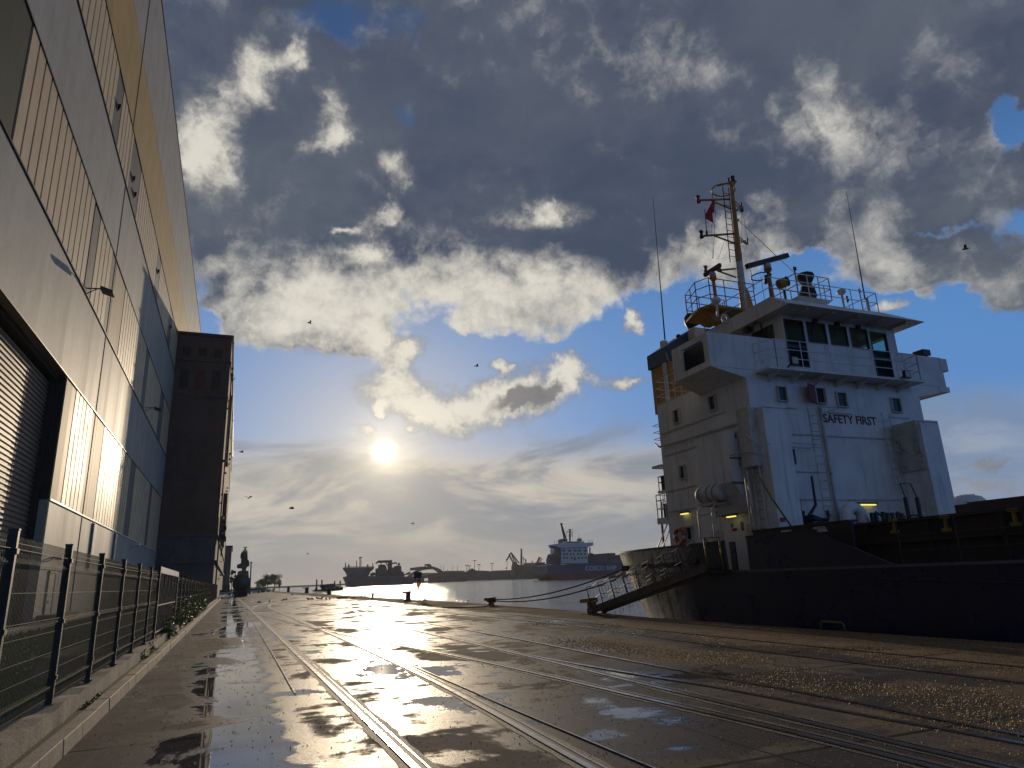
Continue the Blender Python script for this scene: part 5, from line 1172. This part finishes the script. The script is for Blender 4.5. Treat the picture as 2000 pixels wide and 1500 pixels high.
# ---- dredger
DY = 720.0
dr = thing('dredger', atY(740, 1143, DY), 'grey dredging ship with wide bridge and cranes, dark against the glittering water', 'ship')
def D_(pts, d, m, n, off=0): return plate(zd, pts, DY+off, d, m, n, dr)
D_([(262, 515), (300, 600), (318, 668), (1240, 636), (1310, 600), (1330, 530), (1120, 500), (640, 500), (300, 500)], 18, M_farl, 'hull')
D_([(310, 655), (318, 672), (1235, 640), (1260, 620), (700, 636)], 18.4, mat('hull_orange', (0.30, 0.10, 0.03), .7), 'lower_hull', -.2)
D_([(250, 372), (700, 362), (690, 395), (640, 440), (615, 500), (320, 500), (300, 450), (265, 400)], 14, M_farl, 'bridge', 1)
D_([(745, 500), (745, 385), (785, 375), (785, 330), (850, 325), (880, 350), (890, 400), (905, 420), (905, 500)], 10, M_far, 'pump_tower', 3)
D_([(915, 500), (920, 300), (935, 262), (968, 258), (968, 500)], 6, M_far, 'crane_tower', 3)
D_([(970, 500), (975, 380), (1030, 345), (1105, 345), (1110, 430), (1145, 440), (1150, 500)], 10, M_far, 'winch_house', 3)
b = MB()
for p0_, p1_, r in (((755, 285), (925, 280), 1.3), ((755, 285), (725, 315), .8), ((800, 290), (805, 320), .8), ((870, 300), (915, 360), .6), ((968, 312), (1030, 300), .8), ((1030, 300), (1035, 325), .7), ((1060, 340), (1080, 305), 1.2), ((640, 480), (720, 470), 1.5), ((680, 445), (680, 475), 1.3), ((1120, 500), (1240, 440), .8)): b.tube([atY(*zd(*p0_), DY+4), atY(*zd(*p1_), DY+4)], r, 5)
b.build('crane_boom', M_far, dr)
b = MB()
for u, v0, v1, r in ((268, 300, 372, .5), (318, 325, 372, .8), (435, 270, 365, .45), (487, 220, 365, .6), (510, 255, 330, .25), (602, 325, 365, .8), (675, 300, 362, .4)): b.tube([atY(*zd(u, v1), DY+4), atY(*zd(u, v0), DY+4)], r, 5)
b.tube([atY(*zd(470, 222), DY+4), atY(*zd(518, 222), DY+4)], .5, 4); b.tube([atY(*zd(252, 360), DY+1), atY(*zd(700, 352), DY+1)], .25, 4); b.build('mast', M_far, dr)
# ---- pontoon with four spuds
PYY = 300.0
def zp_(u, v): return 600+u/16.667, 1100+v/16.667
pt = thing('pontoon', atY(640, 1155, PYY), 'low dark work pontoon with four upright spud legs and a blue grey cabin', 'work boat')
plate(zp_, [(200, 930), (230, 870), (1130, 780), (1165, 800), (1175, 880), (700, 925)], PYY, 7, M_black, 'hull', pt)
plate(zp_, [(520, 870), (520, 690), (880, 660), (900, 850)], PYY+2, 4, mat('cabin_blue', (0.05, 0.07, 0.10), .7), 'cabin', pt)
for u0, v0, v1, dy in ((310, 530, 880, 1), (480, 540, 850, 5), (893, 575, 840, 5), (1075, 570, 800, 1)):
    p, q = atY(*zp_(u0, v0), PYY+dy), atY(*zp_(u0-4, v1), PYY+dy); MB().tube([q, p], .28, 8).build('spud_leg', M_rust, pt)
b = MB(); b.box(atY(*zp_(915, 800), PYY+2), atY(*zp_(1020, 735), PYY+4)).box(atY(*zp_(430, 800), PYY+2), atY(*zp_(500, 700), PYY+4)).box(atY(*zp_(260, 870), PYY+2), atY(*zp_(330, 800), PYY+3)).box(atY(*zp_(1110, 800), PYY+1), atY(*zp_(1150, 760), PYY+2)); b.build('winch', M_black, pt)
# ---- far bank
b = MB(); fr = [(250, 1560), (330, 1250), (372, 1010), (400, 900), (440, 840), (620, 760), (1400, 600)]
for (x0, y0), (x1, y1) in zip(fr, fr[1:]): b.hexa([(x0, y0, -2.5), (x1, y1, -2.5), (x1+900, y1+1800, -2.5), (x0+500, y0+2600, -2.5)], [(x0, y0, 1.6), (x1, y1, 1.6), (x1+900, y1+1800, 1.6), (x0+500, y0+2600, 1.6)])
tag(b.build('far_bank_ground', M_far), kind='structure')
tag(MB().box((40, 1900, -2), (330, 2400, 3.0)).build('far_shore_ground', M_far), kind='structure')
tag(MB().box((-900, 900.5, -2), (30, 2600, 1.0)).build('left_shore_ground', M_far), kind='structure')
def farthing(name, label, cat, Y, zfun, polys, group=None, m=M_far, depth=12, part='wall'):
    p = atY(*zfun(*polys[0][0]), Y); t = thing(name, (p.x, Y, 1.6), label, cat, group)
    for i, pl in enumerate(polys): plate(zfun, pl, Y+i*.6, depth, m, part if i == 0 else 'annex', t)
    return t
FB = 940.0
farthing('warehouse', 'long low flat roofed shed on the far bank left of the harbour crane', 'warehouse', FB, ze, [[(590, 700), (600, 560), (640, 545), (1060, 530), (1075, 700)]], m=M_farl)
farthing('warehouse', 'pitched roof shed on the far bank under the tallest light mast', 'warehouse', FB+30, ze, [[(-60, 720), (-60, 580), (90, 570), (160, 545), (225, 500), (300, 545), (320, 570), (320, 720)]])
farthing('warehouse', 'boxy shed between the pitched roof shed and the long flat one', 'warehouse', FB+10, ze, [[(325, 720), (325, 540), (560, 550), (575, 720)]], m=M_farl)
farthing('coal_heap', 'dark sloping coal heap on the far bank beside the container ship', 'coal heap', FB-60, ze, [[(1180, 712), (1300, 570), (1420, 420), (1460, 400), (1600, 400), (1720, 430), (1800, 712)]], m=M_coal, part='heap', depth=60)
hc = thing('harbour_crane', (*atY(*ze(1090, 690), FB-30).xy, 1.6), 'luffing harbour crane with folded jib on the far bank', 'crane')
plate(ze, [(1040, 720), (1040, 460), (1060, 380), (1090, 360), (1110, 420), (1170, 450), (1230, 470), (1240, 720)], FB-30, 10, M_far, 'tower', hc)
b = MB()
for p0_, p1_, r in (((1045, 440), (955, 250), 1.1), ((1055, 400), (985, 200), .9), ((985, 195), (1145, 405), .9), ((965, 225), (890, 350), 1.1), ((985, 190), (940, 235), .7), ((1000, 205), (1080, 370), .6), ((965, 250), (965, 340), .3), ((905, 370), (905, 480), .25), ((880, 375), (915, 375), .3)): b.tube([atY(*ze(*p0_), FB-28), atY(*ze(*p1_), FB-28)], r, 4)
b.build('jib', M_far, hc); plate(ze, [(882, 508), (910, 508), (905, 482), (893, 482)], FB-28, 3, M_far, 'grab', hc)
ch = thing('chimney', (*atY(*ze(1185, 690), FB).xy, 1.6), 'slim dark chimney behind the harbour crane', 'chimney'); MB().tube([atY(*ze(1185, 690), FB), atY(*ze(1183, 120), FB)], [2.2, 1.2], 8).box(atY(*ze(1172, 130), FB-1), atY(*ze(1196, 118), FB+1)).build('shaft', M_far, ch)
cv = thing('conveyor', (*atY(*ze(1300, 690), FB).xy, 1.6), 'conveyor gantry with raised arms over the coal heap', 'conveyor')
b = MB()
for p0_, p1_, r in (((1230, 420), (1640, 400), 1.6), ((1480, 395), (1530, 280), .8), ((1500, 395), (1555, 285), 1.2), ((1540, 395), (1590, 305), .7), ((1250, 410), (1300, 600), .8), ((1215, 270), (1240, 420), .5), ((1215, 280), (1280, 380), .4), ((1270, 320), (1275, 480), .8), ((1395, 350), (1395, 400), .7), ((1350, 410), (1350, 560), .7)): b.tube([atY(*ze(*p0_), FB-5), atY(*ze(*p1_), FB-5)], r, 4)
b.build('gantry', M_far, cv)
cw = thing('conveyor', (*atY(*zd(1500, 600), 1050).xy, 1.6), 'arched conveyor bridges and loading towers right of the dredger', 'conveyor')
b = MB(); Y = 1050
def arc(pts, r): b.tube([atY(*zd(*p), Y) for p in pts], r, 4)
arc([(1150, 560), (1250, 490), (1340, 425), (1420, 392), (1500, 380), (1580, 378), (1660, 405), (1740, 460), (1900, 500)], 2.2); arc([(1240, 400), (1390, 380), (1470, 380)], 2); arc([(1600, 385), (1660, 440), (1700, 470)], 1.5)
arc([(1465, 380), (1465, 335), (1540, 330)], 1.5); arc([(1190, 470), (2000, 462)], 1.2); arc([(1380, 510), (2060, 490)], 2.5); arc([(1740, 455), (2060, 450)], 3)
for u in (1240, 1300, 1390, 1440, 1520, 1600, 1650, 1720, 1790, 1860, 1930, 2000): arc([(u, 600), (u, 470)], 1.2)
b.build('bridge', M_far, cw)
plate(zd, [(1515, 395), (1515, 335), (1545, 325), (1565, 350), (1565, 395)], Y-2, 8, M_far, 'tower', cw)
plate(zd, [(1110, 600), (1180, 520), (1420, 480), (1440, 600)], Y+2, 12, M_farl, 'bunker', cw); plate(zd, [(1560, 600), (1560, 530), (1800, 510), (2100, 520), (2100, 600)], Y+2, 12, M_far, 'bunker', cw)
MAST_L = {115: 'short light mast on the far bank, left end of the row', 165: 'shortest light mast on the far bank, second from the left', 270: 'tallest light mast on the far bank beside the pitched shed roof', 355: 'light mast on the far bank over the boxy shed', 610: 'lone light mast at the left end of the long flat shed'}
for u, v in ((115, 440), (165, 455), (270, 350), (355, 425), (610, 405)):
    t = thing('light_mast', (*atY(*ze(u, 700), FB+20).xy, 1.6), MAST_L[u], 'light mast', 'light masts on the far bank'); p, q = atY(*ze(u, 700), FB+20), atY(*ze(u, v), FB+20)
    MB().tube([p, q], [.6, .35], 5).build('pole', M_far, t); MB().tube([q+V((-2.6, 0, 0)), q+V((2.6, 0, 0))], .5, 5).build('lamp_head', M_far, t)
for u, od in zip((1700, 1742, 1800, 1880, 1950), ('leftmost', 'second', 'shorter middle', 'fourth', 'rightmost')):
    t = thing('light_mast', (*atY(*zd(u, 600), 1100).xy, 1.6), od+' thin mast in the row of five behind the conveyor bridges', 'light mast', 'thin masts behind the conveyor'); MB().tube([atY(*zd(u, 600), 1100), atY(*zd(u, 345 if u != 1800 else 395), 1100)], .35, 4).build('pole', M_far, t)
# ---- trees: trunk, limbs and leaf clumps
M_tree = mat('tree_leaf', (0.045, 0.065, 0.03), .7, scale=.6, col2=(0.07, 0.085, 0.035)); M_bark = mat('bark', (0.06, 0.045, 0.035), .9, scale=4)
def tree(x, y, z, h, r, rs, label, n=2600):
    rg = random.Random(rs); t = thing('tree', (x, y, z), label, 'tree', 'trees beyond the end of the quay')
    tk = MB().tube([(x, y, z), (x+.1, y, z+h*.3), (x, y, z+h*.55)], [h*.03, h*.022, h*.01], 7); cl = []
    for i in range(16):
        a = rg.uniform(0, 6.28); rr_ = r*rg.uniform(.15, .8); zz = z+h*rg.uniform(.35, .88); c = V((x+math.cos(a)*rr_, y+math.sin(a)*rr_, zz)); cl.append((c, r*rg.uniform(.22, .42)))
        tk.tube([(x, y, z+h*.28+i*.01*h), V((x, y, z+h*.4)).lerp(c, .5), c], [h*.012, h*.008, h*.003], 5)
    tk.build('trunk', M_bark, t); b = MB()
    for i in range(n):
        c, s = rg.choice(cl); d = V((rg.gauss(0, 1), rg.gauss(0, 1), rg.gauss(0, .8))).normalized()*s*rg.random()**.35; p = c+d
        u = V((rg.uniform(-1, 1), rg.uniform(-1, 1), rg.uniform(-1, 1))).normalized(); w = u.cross(V((rg.uniform(-1, 1), 1, rg.uniform(-1, 1)))).normalized(); q = h*.022*rg.uniform(.6, 1.3); b.quad(p-u*q, p+w*q*.6, p+u*q, p-w*q*.6)
    b.build('crown', M_tree, t)
for px, py, h, r, lb in ((505, 1150, 5.2, 3.0, 'small round tree nearest the tank wagon, left of the big tree'), (522, 1150, 8.4, 4.2, 'broad tree left of the tallest one beyond the quay end'), (536, 1149, 8.8, 4.2, 'tallest tree at the right end of the clump beyond the quay end'), (513, 1150, 6.2, 3.2, 'low bushy tree between the small tree and the broad one')):
    p = atY(px, py, 400); tree(p.x, 400, 0, h, r, int(px), lb)
# ---- grey store, moored tall ship seen end on
p = atY(438, 1150, 262); gs = thing('grain_silo', (p.x, 262, 0), 'grey flat roofed silo block beyond the brick building', 'silo')
p0_, p1_ = atY(418, 1069, 262), atY(453, 1068, 262); MB().box((p0_.x, 262, 0), (p1_.x, 300, p1_.z)).build('wall', mat('silo_grey', (0.13, 0.13, 0.14), .85, scale=.2, streak=.4), gs)
p2 = atY(441, 1110, 262); MB().box((p2.x-.25, 261.7, 3), (p2.x+.15, 261.97, 13)).build('ladder_strip', M_farl, gs); MB().box((p0_.x, 261.5, p1_.z), (p1_.x+.3, 300, p1_.z+.4)).build('roof', M_far, gs)
for u in (590, 655): q = atY(*zf(u, 185), 265); MB().tube([(q.x, 265, p1_.z), (q.x, 265, p1_.z+1.2)], .35, 7).tube([(q.x, 265, p1_.z+1.1), (q.x, 265, p1_.z+1.35)], .5, 7).build('roof_vent', M_far, gs)
q = atY(444, 1130, 261); MB().box((q.x-6, 256, 0), (q.x+1.0, 261.9, 3.0)).build('annex', M_far, gs)
NY = 310.0
ns = thing('moored_ship', (*atY(475, 1145, NY).xy, 0), 'grey ship seen end on with a tall stepped tower behind the tank wagon', 'ship')
plate(zf, [(950, 1140), (940, 740), (980, 720), (1170, 720), (1180, 870), (1185, 1140)], NY, 30, M_farl, 'hull', ns)
plate(zf, [(1030, 720), (1030, 665), (925, 655), (920, 590), (1000, 560), (1010, 540), (1190, 545), (1190, 610), (1130, 640), (1115, 720)], NY+2, 8, M_far, 'bridge', ns)
plate(zf, [(1010, 545), (1015, 450), (995, 440), (1000, 360), (1020, 315), (1150, 310), (1155, 480), (1185, 500), (1185, 545)], NY+4, 6, M_far, 'tower', ns)
b = MB(); b.tube([atY(*zf(1095, 315), NY+5), atY(*zf(1100, 205), NY+5)], .3, 5)
for v, u0, u1 in ((212, 1060, 1145), (265, 1070, 1140), (300, 1040, 1150)): b.tube([atY(*zf(u0, v), NY+5), atY(*zf(u1, v), NY+5)], .15, 4)
for u in (1050, 1070, 1135): b.tube([atY(*zf(u, 315), NY+5), atY(*zf(u, 270), NY+5)], .12, 4)
b.build('mast', M_far, ns)
b = MB(); rr = random.Random(8)
for i in range(14): u = rr.uniform(700, 930); v = rr.uniform(740, 1000); p = atY(*zf(u, v), NY-4); b.box(p, p+V((rr.uniform(.6, 2.2), 2, rr.uniform(.3, 1.2))))
for u in (720, 800, 880): b.tube([(atY(*zf(u, 1100), NY-4).x, NY-3, 0), atY(*zf(u+10, 760), NY-3)], .15, 4)
b.tube([atY(*zf(790, 745), NY-4), atY(*zf(900, 750), NY-4)], .5, 5); b.build('deck_gear', M_far, ns)
# ---- tank wagon
TY = 150.0; c = atY(471.5, 1145, TY); tr = 1.72; cx = c.x
tw = thing('tank_wagon', (cx, TY, 0), 'dark green tank wagon seen end on at the head of the first track', 'tank wagon')
MB().lathe((cx, TY, 2.55), [(.2, -.35), (1.0, -.25), (1.45, -.08), (tr, .12), (tr, 13.5), (1.2, 13.9), (.2, 14)], 28, (0, 1, 0)).build('tank', mat('tank_green', (0.012, 0.035, 0.025), .35, scale=.8, streak=.3, coat=.3), tw)
MB().box((cx-1.25, TY+.3, .12), (cx+1.25, TY+13.5, .9)).build('bogie_frame', M_black, tw)
MB().box((cx-1.3, TY-.2, .85), (cx+1.3, TY+14.2, 1.1)).box((cx-1.45, TY-.5, .8), (cx+1.45, TY-.2, 1.15)).build('underframe', M_black, tw)
for s in (-1, 1): MB().lathe((cx+s*.88, TY-.5, 1.0), [(.1, 0), (.1, -.4), (.24, -.42), (.24, -.5)], 12, (0, 1, 0)).build('buffer', M_black, tw)
for y in (1.6, 3.4, 10.6, 12.4):
    for s in (-1, 1): MB().lathe((cx+s*.78-.07, TY+y, .47), [(.45, 0), (.46, .12), (.49, .13), (.49, .15)], 18, (1, 0, 0)).build('wheel', M_rust, tw)
MB().box((cx-.5, TY+5, 4.15), (cx+.5, TY+6, 4.4)).tube([(cx+1.25, TY-.3, 1), (cx+1.25, TY-.3, 3.6)], .03, 5).build('ladder_and_hatch', M_black, tw)
# ---- lamp post, signal post, parked cars
p = atY(490, 1150, 200); t = thing('lamp_post', (p.x, 200, 0), 'dark round post with a flat head right of the tank wagon', 'post'); q = atY(*zf(1228, 545), 200)
MB().tube([(p.x-.2, 200, 0), (q.x, 200, q.z)], .16, 7).build('pole', M_black, t); MB().box((q.x-.35, 199.7, q.z), (q.x+.35, 200.3, q.z+.2)).box((q.x-.3, 199.8, 3.0), (q.x+.1, 200.1, 3.8)).build('lamp_head', M_black, t)
def car(x, y, m, label, sc=1.0):
    t = thing('parked_car', (x, y, 0), label, 'car', 'cars parked at the quay end')
    MB().hexa([(x-2.1, y-.85, .3), (x+2.1, y-.85, .3), (x+2.1, y+.85, .3), (x-2.1, y+.85, .3)], [(x-2.1, y-.8, .88), (x+2.1, y-.8, .82), (x+2.1, y+.8, .82), (x-2.1, y+.8, .88)]).build('body', m, t, bevel=.06)
    MB().hexa([(x-1.9, y-.75, .885), (x+1.0, y-.75, .885), (x+1.0, y+.75, .885), (x-1.9, y+.75, .885)], [(x-1.4, y-.6, 1.42), (x+.3, y-.6, 1.42), (x+.3, y+.6, 1.42), (x-1.4, y+.6, 1.42)]).build('cabin', M_glass, t, bevel=.04)
    for dx in (-1.3, 1.3):
        for s in (-1, 1): MB().lathe((x+dx, y+s*.78, .32), [(.3, -.1), (.32, -.08), (.32, .08), (.3, .1)], 12, (0, 1, 0)).build('wheel', M_black, t)
M_cars = [mat('car_silver', (.35, .36, .37), .3, metal=.4), mat('car_dark', (.03, .03, .035), .3), mat('car_white', (.6, .6, .6), .35)]
for i, (px, Y, lb) in enumerate(((496, 235, 'white car nearest the tank wagon on its right side'), (505, 245, 'dark car parked behind the white one right of the tank wagon'), (516, 260, 'silver car rightmost in the row at the quay end'), (446, 215, 'dark car left of the tank wagon under the silo'), (438, 195, 'silver car left of the tank wagon close to the fence end'))):
    p = atY(px, 1150, Y); car(p.x, Y, M_cars[[2, 1, 0, 1, 0][i]], lb)
for i in range(5):
    p = atY(500+i*8.5, 1152, 290); t = tag(MB().lathe((p.x, 290, 0), [(.35, 0), (.3, .5), (.22, .9), (.2, 1.0)], 8).build('barrel', M_black), ['leftmost', 'second', 'middle', 'fourth', 'rightmost'][i]+' dark barrel in the row between the cars and the water', 'barrel', 'barrels near the end of the quay')
# ---- bollards
M_by = mat('bollard_yellow', (0.34, 0.22, 0.03), .65, scale=5, spots=(3.5, .50, .9), bump=.4); M_bd = mat('bollard_rust', (0.12, 0.035, 0.03), .75, scale=5, bump=.5); M_bw = mat('bollard_white', (.5, .45, .42), .6)
def bollard(px, py, h, m, label, w=.34, rope=False):
    g = atZ(px, py); t = thing('bollard', g, label, 'bollard', 'mooring bollards along the quay edge'); x, y = g.x, g.y
    MB().box((x-w*.95, y-w*.8, 0), (x+w*.95, y+w*.8, .03)).build('base', m, t)
    MB().lathe((x, y, .03), [(w*.62, 0), (w*.56, h*.15), (w*.55, h-.12), (w*.6, h-.03)], 10).build('column', m, t)
    MB().hexa([(x-w*1.35, y-w*.5, h-.14), (x+w*.62, y-w*.55, h-.14), (x+w*.62, y+w*.55, h-.14), (x-w*1.35, y+w*.5, h-.14)], [(x-w*1.3, y-w*.45, h+.02), (x+w*.6, y-w*.5, h+.05), (x+w*.6, y+w*.5, h+.05), (x-w*1.3, y+w*.45, h+.02)]).build('horn', m, t, bevel=.02); return t
bollard(1157, 1199, .60, M_by, 'yellow and rusty bollard at the foot of the gangway', .36)
bollard(960, 1183, .44, M_by, 'low bollard wound with mooring ropes between the ring post and the gangway', .32)
bollard(797, 1172.5, .74, M_bd, 'dark red bollard just left of the lifebuoy post', .42)
bollard(728, 1168, .62, M_bw, 'pale whitish bollard between the pigeons and the glittering water', .32)
bollard(643, 1162, 1.0, M_bd, 'dark brown bollard in front of the pontoon', .6)
bollard(599, 1158.5, 1.2, M_bd, 'dark bollard left of the pontoon', .7)
bollard(563, 1156.5, 1.4, M_bd, 'far dark bollard left of the pair, near the second post', .7)
# ropes
M_rope = mat('mooring_rope', (0.035, 0.032, 0.028), .9, scale=20)
def rope(pts, r, label, name='mooring_rope'): tag(MB().tube(smooth_line(pts, 8), r, 6).build(name, M_rope), label, 'rope', 'mooring lines of the cargo ship')
bg = atZ(960, 1183); H1 = V((15.9, 26.8, 1.8))
def sag(a, c, s, n=9): return [V(a).lerp(V(c), i/n)+V((0, 0, -s*4*(i/n)*(1-i/n))) for i in range(n+1)]
rope(sag(bg+V((.1, -.1, .36)), H1, .36), .035, 'upper mooring line from the low bollard to the stern of the ship')
rope(sag(bg+V((.1, -.2, .28)), H1+V((-.02, -.4, -.25)), .42), .035, 'lower mooring line from the low bollard to the stern of the ship')
rope([bg+V((-.1, -.3, .2)), bg+V((-.8, -1.2, .03)), bg+V((-1.6, -1.0, .03)), bg+V((-2.2, -.4, .03)), bg+V((-2.9, .6, .03))], .03, 'slack rope tail lying on the quay by the low bollard', 'rope_tail')
b = MB(); b.tube(smooth_line([bg+V((math.cos(a)*.27, math.sin(a)*.27, .2+.02*a)) for a in [i*.7 for i in range(20)]], 3), .035, 6); tag(b.build('rope_turns', M_rope), 'turns of rope wound round the low bollard', 'rope')
rope(sag((14.98, 17.4, 1.42), (14.98, -12, 1.2), .35, 14), .02, 'long thin line hanging along the dark hull', 'hull_line')
# hoop handles over the quay edge (ladder heads)
for px, py, w, lb in ((1627, 1233, .75, 'dull yellow ladder hoop at the quay edge below the hull'), (912, 1179, .8, 'thin white ladder hoop at the water edge left of the low bollard')):
    g = atZ(px, py); yv = V((0, 1, 0)); t = MB().tube([g-yv*w/2, g-yv*w/2+V((0, 0, .17)), g-yv*(w/2-.06)+V((0, 0, .22)), g+yv*(w/2-.06)+V((0, 0, .22)), g+yv*w/2+V((0, 0, .17)), g+yv*w/2], .022, 6).build('ladder_hoop', M_yel if px > 1000 else M_whited); tag(t, lb, 'ladder hoop')
# lifebuoy post
g = atZ(814, 1174); t = thing('lifebuoy_post', g, 'two thin poles with a red lifebuoy hanging beside the dark red bollard', 'lifebuoy post'); x, y = g.x, g.y; s = y/1330
MB().tube([(x-.1, y, 0), (x-.13, y, 2.25)], .03, 6).tube([(x+.06, y, 0), (x+.04, y, 1.7)], .03, 6).box((x-.25, y-.2, 0), (x+.2, y+.2, .06)).build('pole', M_black, t)
MB().box((x-.22, y-.03, 1.85), (x+.42, y+.03, 2.35)).build('sign_board', mat('sign_navy', (.02, .025, .06), .6), t)
MB().tube([V((x+.2, y+.05, 1.45))+V((math.cos(a)*.16, math.cos(a)*.2, math.sin(a)*.3)) for a in [i*math.pi/8 for i in range(17)]], .08, 8).build('lifebuoy', mat('buoy_red', (.35, .02, .02), .6), t)
MB().tube([(x+.16, y, 1.2), (x+.14, y, .75)], .05, 6).build('rope_bag', M_redp, t)
g = atZ(545, 1155); t = thing('lifebuoy_post', g, 'small far post with a red box near the end of the quay', 'lifebuoy post'); MB().tube([g, g+V((0, 0, 3.2))], .1, 6).build('pole', M_black, t); MB().box(g+V((-.3, -.2, 1.6)), g+V((.3, .2, 2.8))).build('box', M_bd, t)
# ---- manhole slots in the paving left
for px, py, w, h, lb in ((436, 1276, .36, .12, 'dark slot cover in the wet paving, nearest of the left ones'), (428, 1233, .5, .35, 'dark square cover in the wet paving farther up'), (412, 1249, .4, .06, 'thin slot left of the square cover')):
    g = atZ(px, py); tag(MB().box((g.x-w/2, g.y-h/2, -.01), (g.x+w/2, g.y+h/2, .006)).build('drain_cover', M_gap), lb, 'drain cover')
# ---- birds
M_bird = mat('pigeon_grey', (.05, .05, .055), .6, scale=8); M_gull = mat('gull_grey', (.16, .16, .17), .7)
def pigeon(x, y, yaw, k_, label, peck):
    t = thing('pigeon', (x, y, 0), label, 'pigeon', 'pigeons on the quay'); b = MB()
    hz, hy = (.07, .15) if peck else (.24, .10)
    ch_ = [V((0, -.19, .10)), V((0, -.12, .12)), V((0, -.03, .14)), V((0, .05, .145)), V((0, .09, hz*.5+.09)), V((0, hy, hz)), V((0, hy+.035, hz-.005)), V((0, hy+.06, hz-.02))]
    b.tube(ch_, [.02, .035, .062, .06, .038, .03, .018, .004], 8)
    for s in (-1, 1): b.tube([V((s*.025, .01, .09)), V((s*.03, .0, .0)), V((s*.03, .04, .003))], .006, 4)
    R_ = Matrix.Rotation(yaw, 3, 'Z'); b.v = [tuple(R_ @ (V(v_)*k_)+V((x, y, 0))) for v_ in b.v]; b.build('body', M_bird, t)
PG = [(602, 1173.5), (609, 1173), (620, 1172), (628, 1172), (637, 1173), (644, 1172.5), (660, 1171.3), (664, 1171.3), (669, 1171), (673, 1171), (677, 1170.7), (688, 1170), (691, 1169.8), (695, 1169.8), (707, 1169), (713, 1169),
      (791, 1179), (800, 1178), (829, 1176), (456, 1168.5), (506, 1179), (526, 1178), (553, 1175), (559, 1174), (571, 1163)]
rg = random.Random(21)
ORD = ['leftmost', 'second from the left', 'third from the left', 'fourth from the left', 'fifth from the left', 'sixth from the left', 'seventh from the left', 'eighth from the left', 'eighth from the right', 'seventh from the right', 'sixth from the right', 'fifth from the right', 'fourth from the right', 'third from the right', 'second from the right', 'rightmost']
PL = ['pigeon under the horn side of the dark red bollard', 'pigeon just right of the dark red bollard foot', 'pigeon right of the lifebuoy post foot', 'lone pigeon on the first rail before the tank wagon', 'pigeon standing at the bend of the first curved rail', 'pigeon between the two curved bright rails', 'left pigeon of the pair on the second curved rail', 'right pigeon of the pair on the second curved rail', 'lone far pigeon beyond the curved rails']
for i, (px, py) in enumerate(PG):
    g = atZ(px, py); yaw = rg.uniform(0, 6.28)
    lb = 'pigeon '+ORD[i]+' in the loose flock left of the white bollard' if i < 16 else PL[i-16]
    pigeon(g.x, g.y, yaw, 1.5 if i < 16 else 1.3, lb, rg.random() < .5)
for i, p in enumerate([t_ for t_ in bpy.data.objects if t_.name.startswith('pigeon') and t_.get('category')]):
    p['group'] = ['pigeons in the flock', 'pigeons by the lifebuoy post', 'pigeons by the curved rails'][0 if i < 16 else 1 if i < 19 else 2]
def gull(px, py, D_, span, ang, flap, label):
    c = EYE+ray(px, py)*D_; t = thing('gull', c, label, 'gull', 'birds in the sky'); b = MB()
    f = V((math.cos(ang), math.sin(ang), 0)); s_ = V((-f.y, f.x, 0)); h = span/2
    b.tube([c-f*h*.45, c-f*h*.2, c+f*h*.1, c+f*h*.3, c+f*h*.42], [.01*span, .05*span, .065*span, .04*span, .008*span], 7)
    for q in (-1, 1):
        e = c+s_*q*h*.5+V((0, 0, flap*h*.45)); w = c+s_*q*h-f*h*.15+V((0, 0, flap*h*.25))
        top = [c+f*h*.18, e+f*h*.16, w, e-f*h*.16, c-f*h*.15]; b.prism(top, (0, 0, .012*span))
    b.build('body', M_gull if D_ > 30 else M_bird, t)
for a_ in ((605, 631, 60, 1.1, .3, .9, 'small dark bird under the lit cloud band upper left'), (931, 715, 55, 1.2, .1, .5, 'gull gliding between the sun and the small clouds'), (1886, 486, 45, 1.2, 2.2, .8, 'dark bird high at the right edge of the sky'), (472, 883, 60, 1.1, .5, .6, 'gull just right of the brick building, upper one'), (485, 973, 60, 1.0, 1.2, 1.0, 'bird with raised wings below the upper gull by the brick building'), (570, 993, 50, 1.2, .2, .5, 'dark gull low left of the sun'), (806, 1023, 80, 1.1, .4, .6, 'tiny gull low over the dredger'), (601, 1082, 90, 1.0, .2, .5, 'tiny bird low over the far water, left of the dredger')): gull(a_[0], a_[1], a_[2], a_[3]*.72, *a_[4:])

# ---- damp sea air
hm = bpy.data.materials.new('haze_air'); hm.use_nodes = True; k = NT(hm.node_tree); k.n.remove(k.n['Principled BSDF'])
pv = k.n.new('ShaderNodeVolumePrincipled'); pv.inputs['Density'].default_value = 0.00011; pv.inputs['Color'].default_value = (.86, .87, .88, 1); pv.inputs['Anisotropy'].default_value = 0.25
k.l.new(pv.outputs[0], k.n['Material Output'].inputs['Volume'])
tag(MB().box((-12000, -1500, -6), (16000, 16000, 70)).build('haze', hm), kind='stuff')
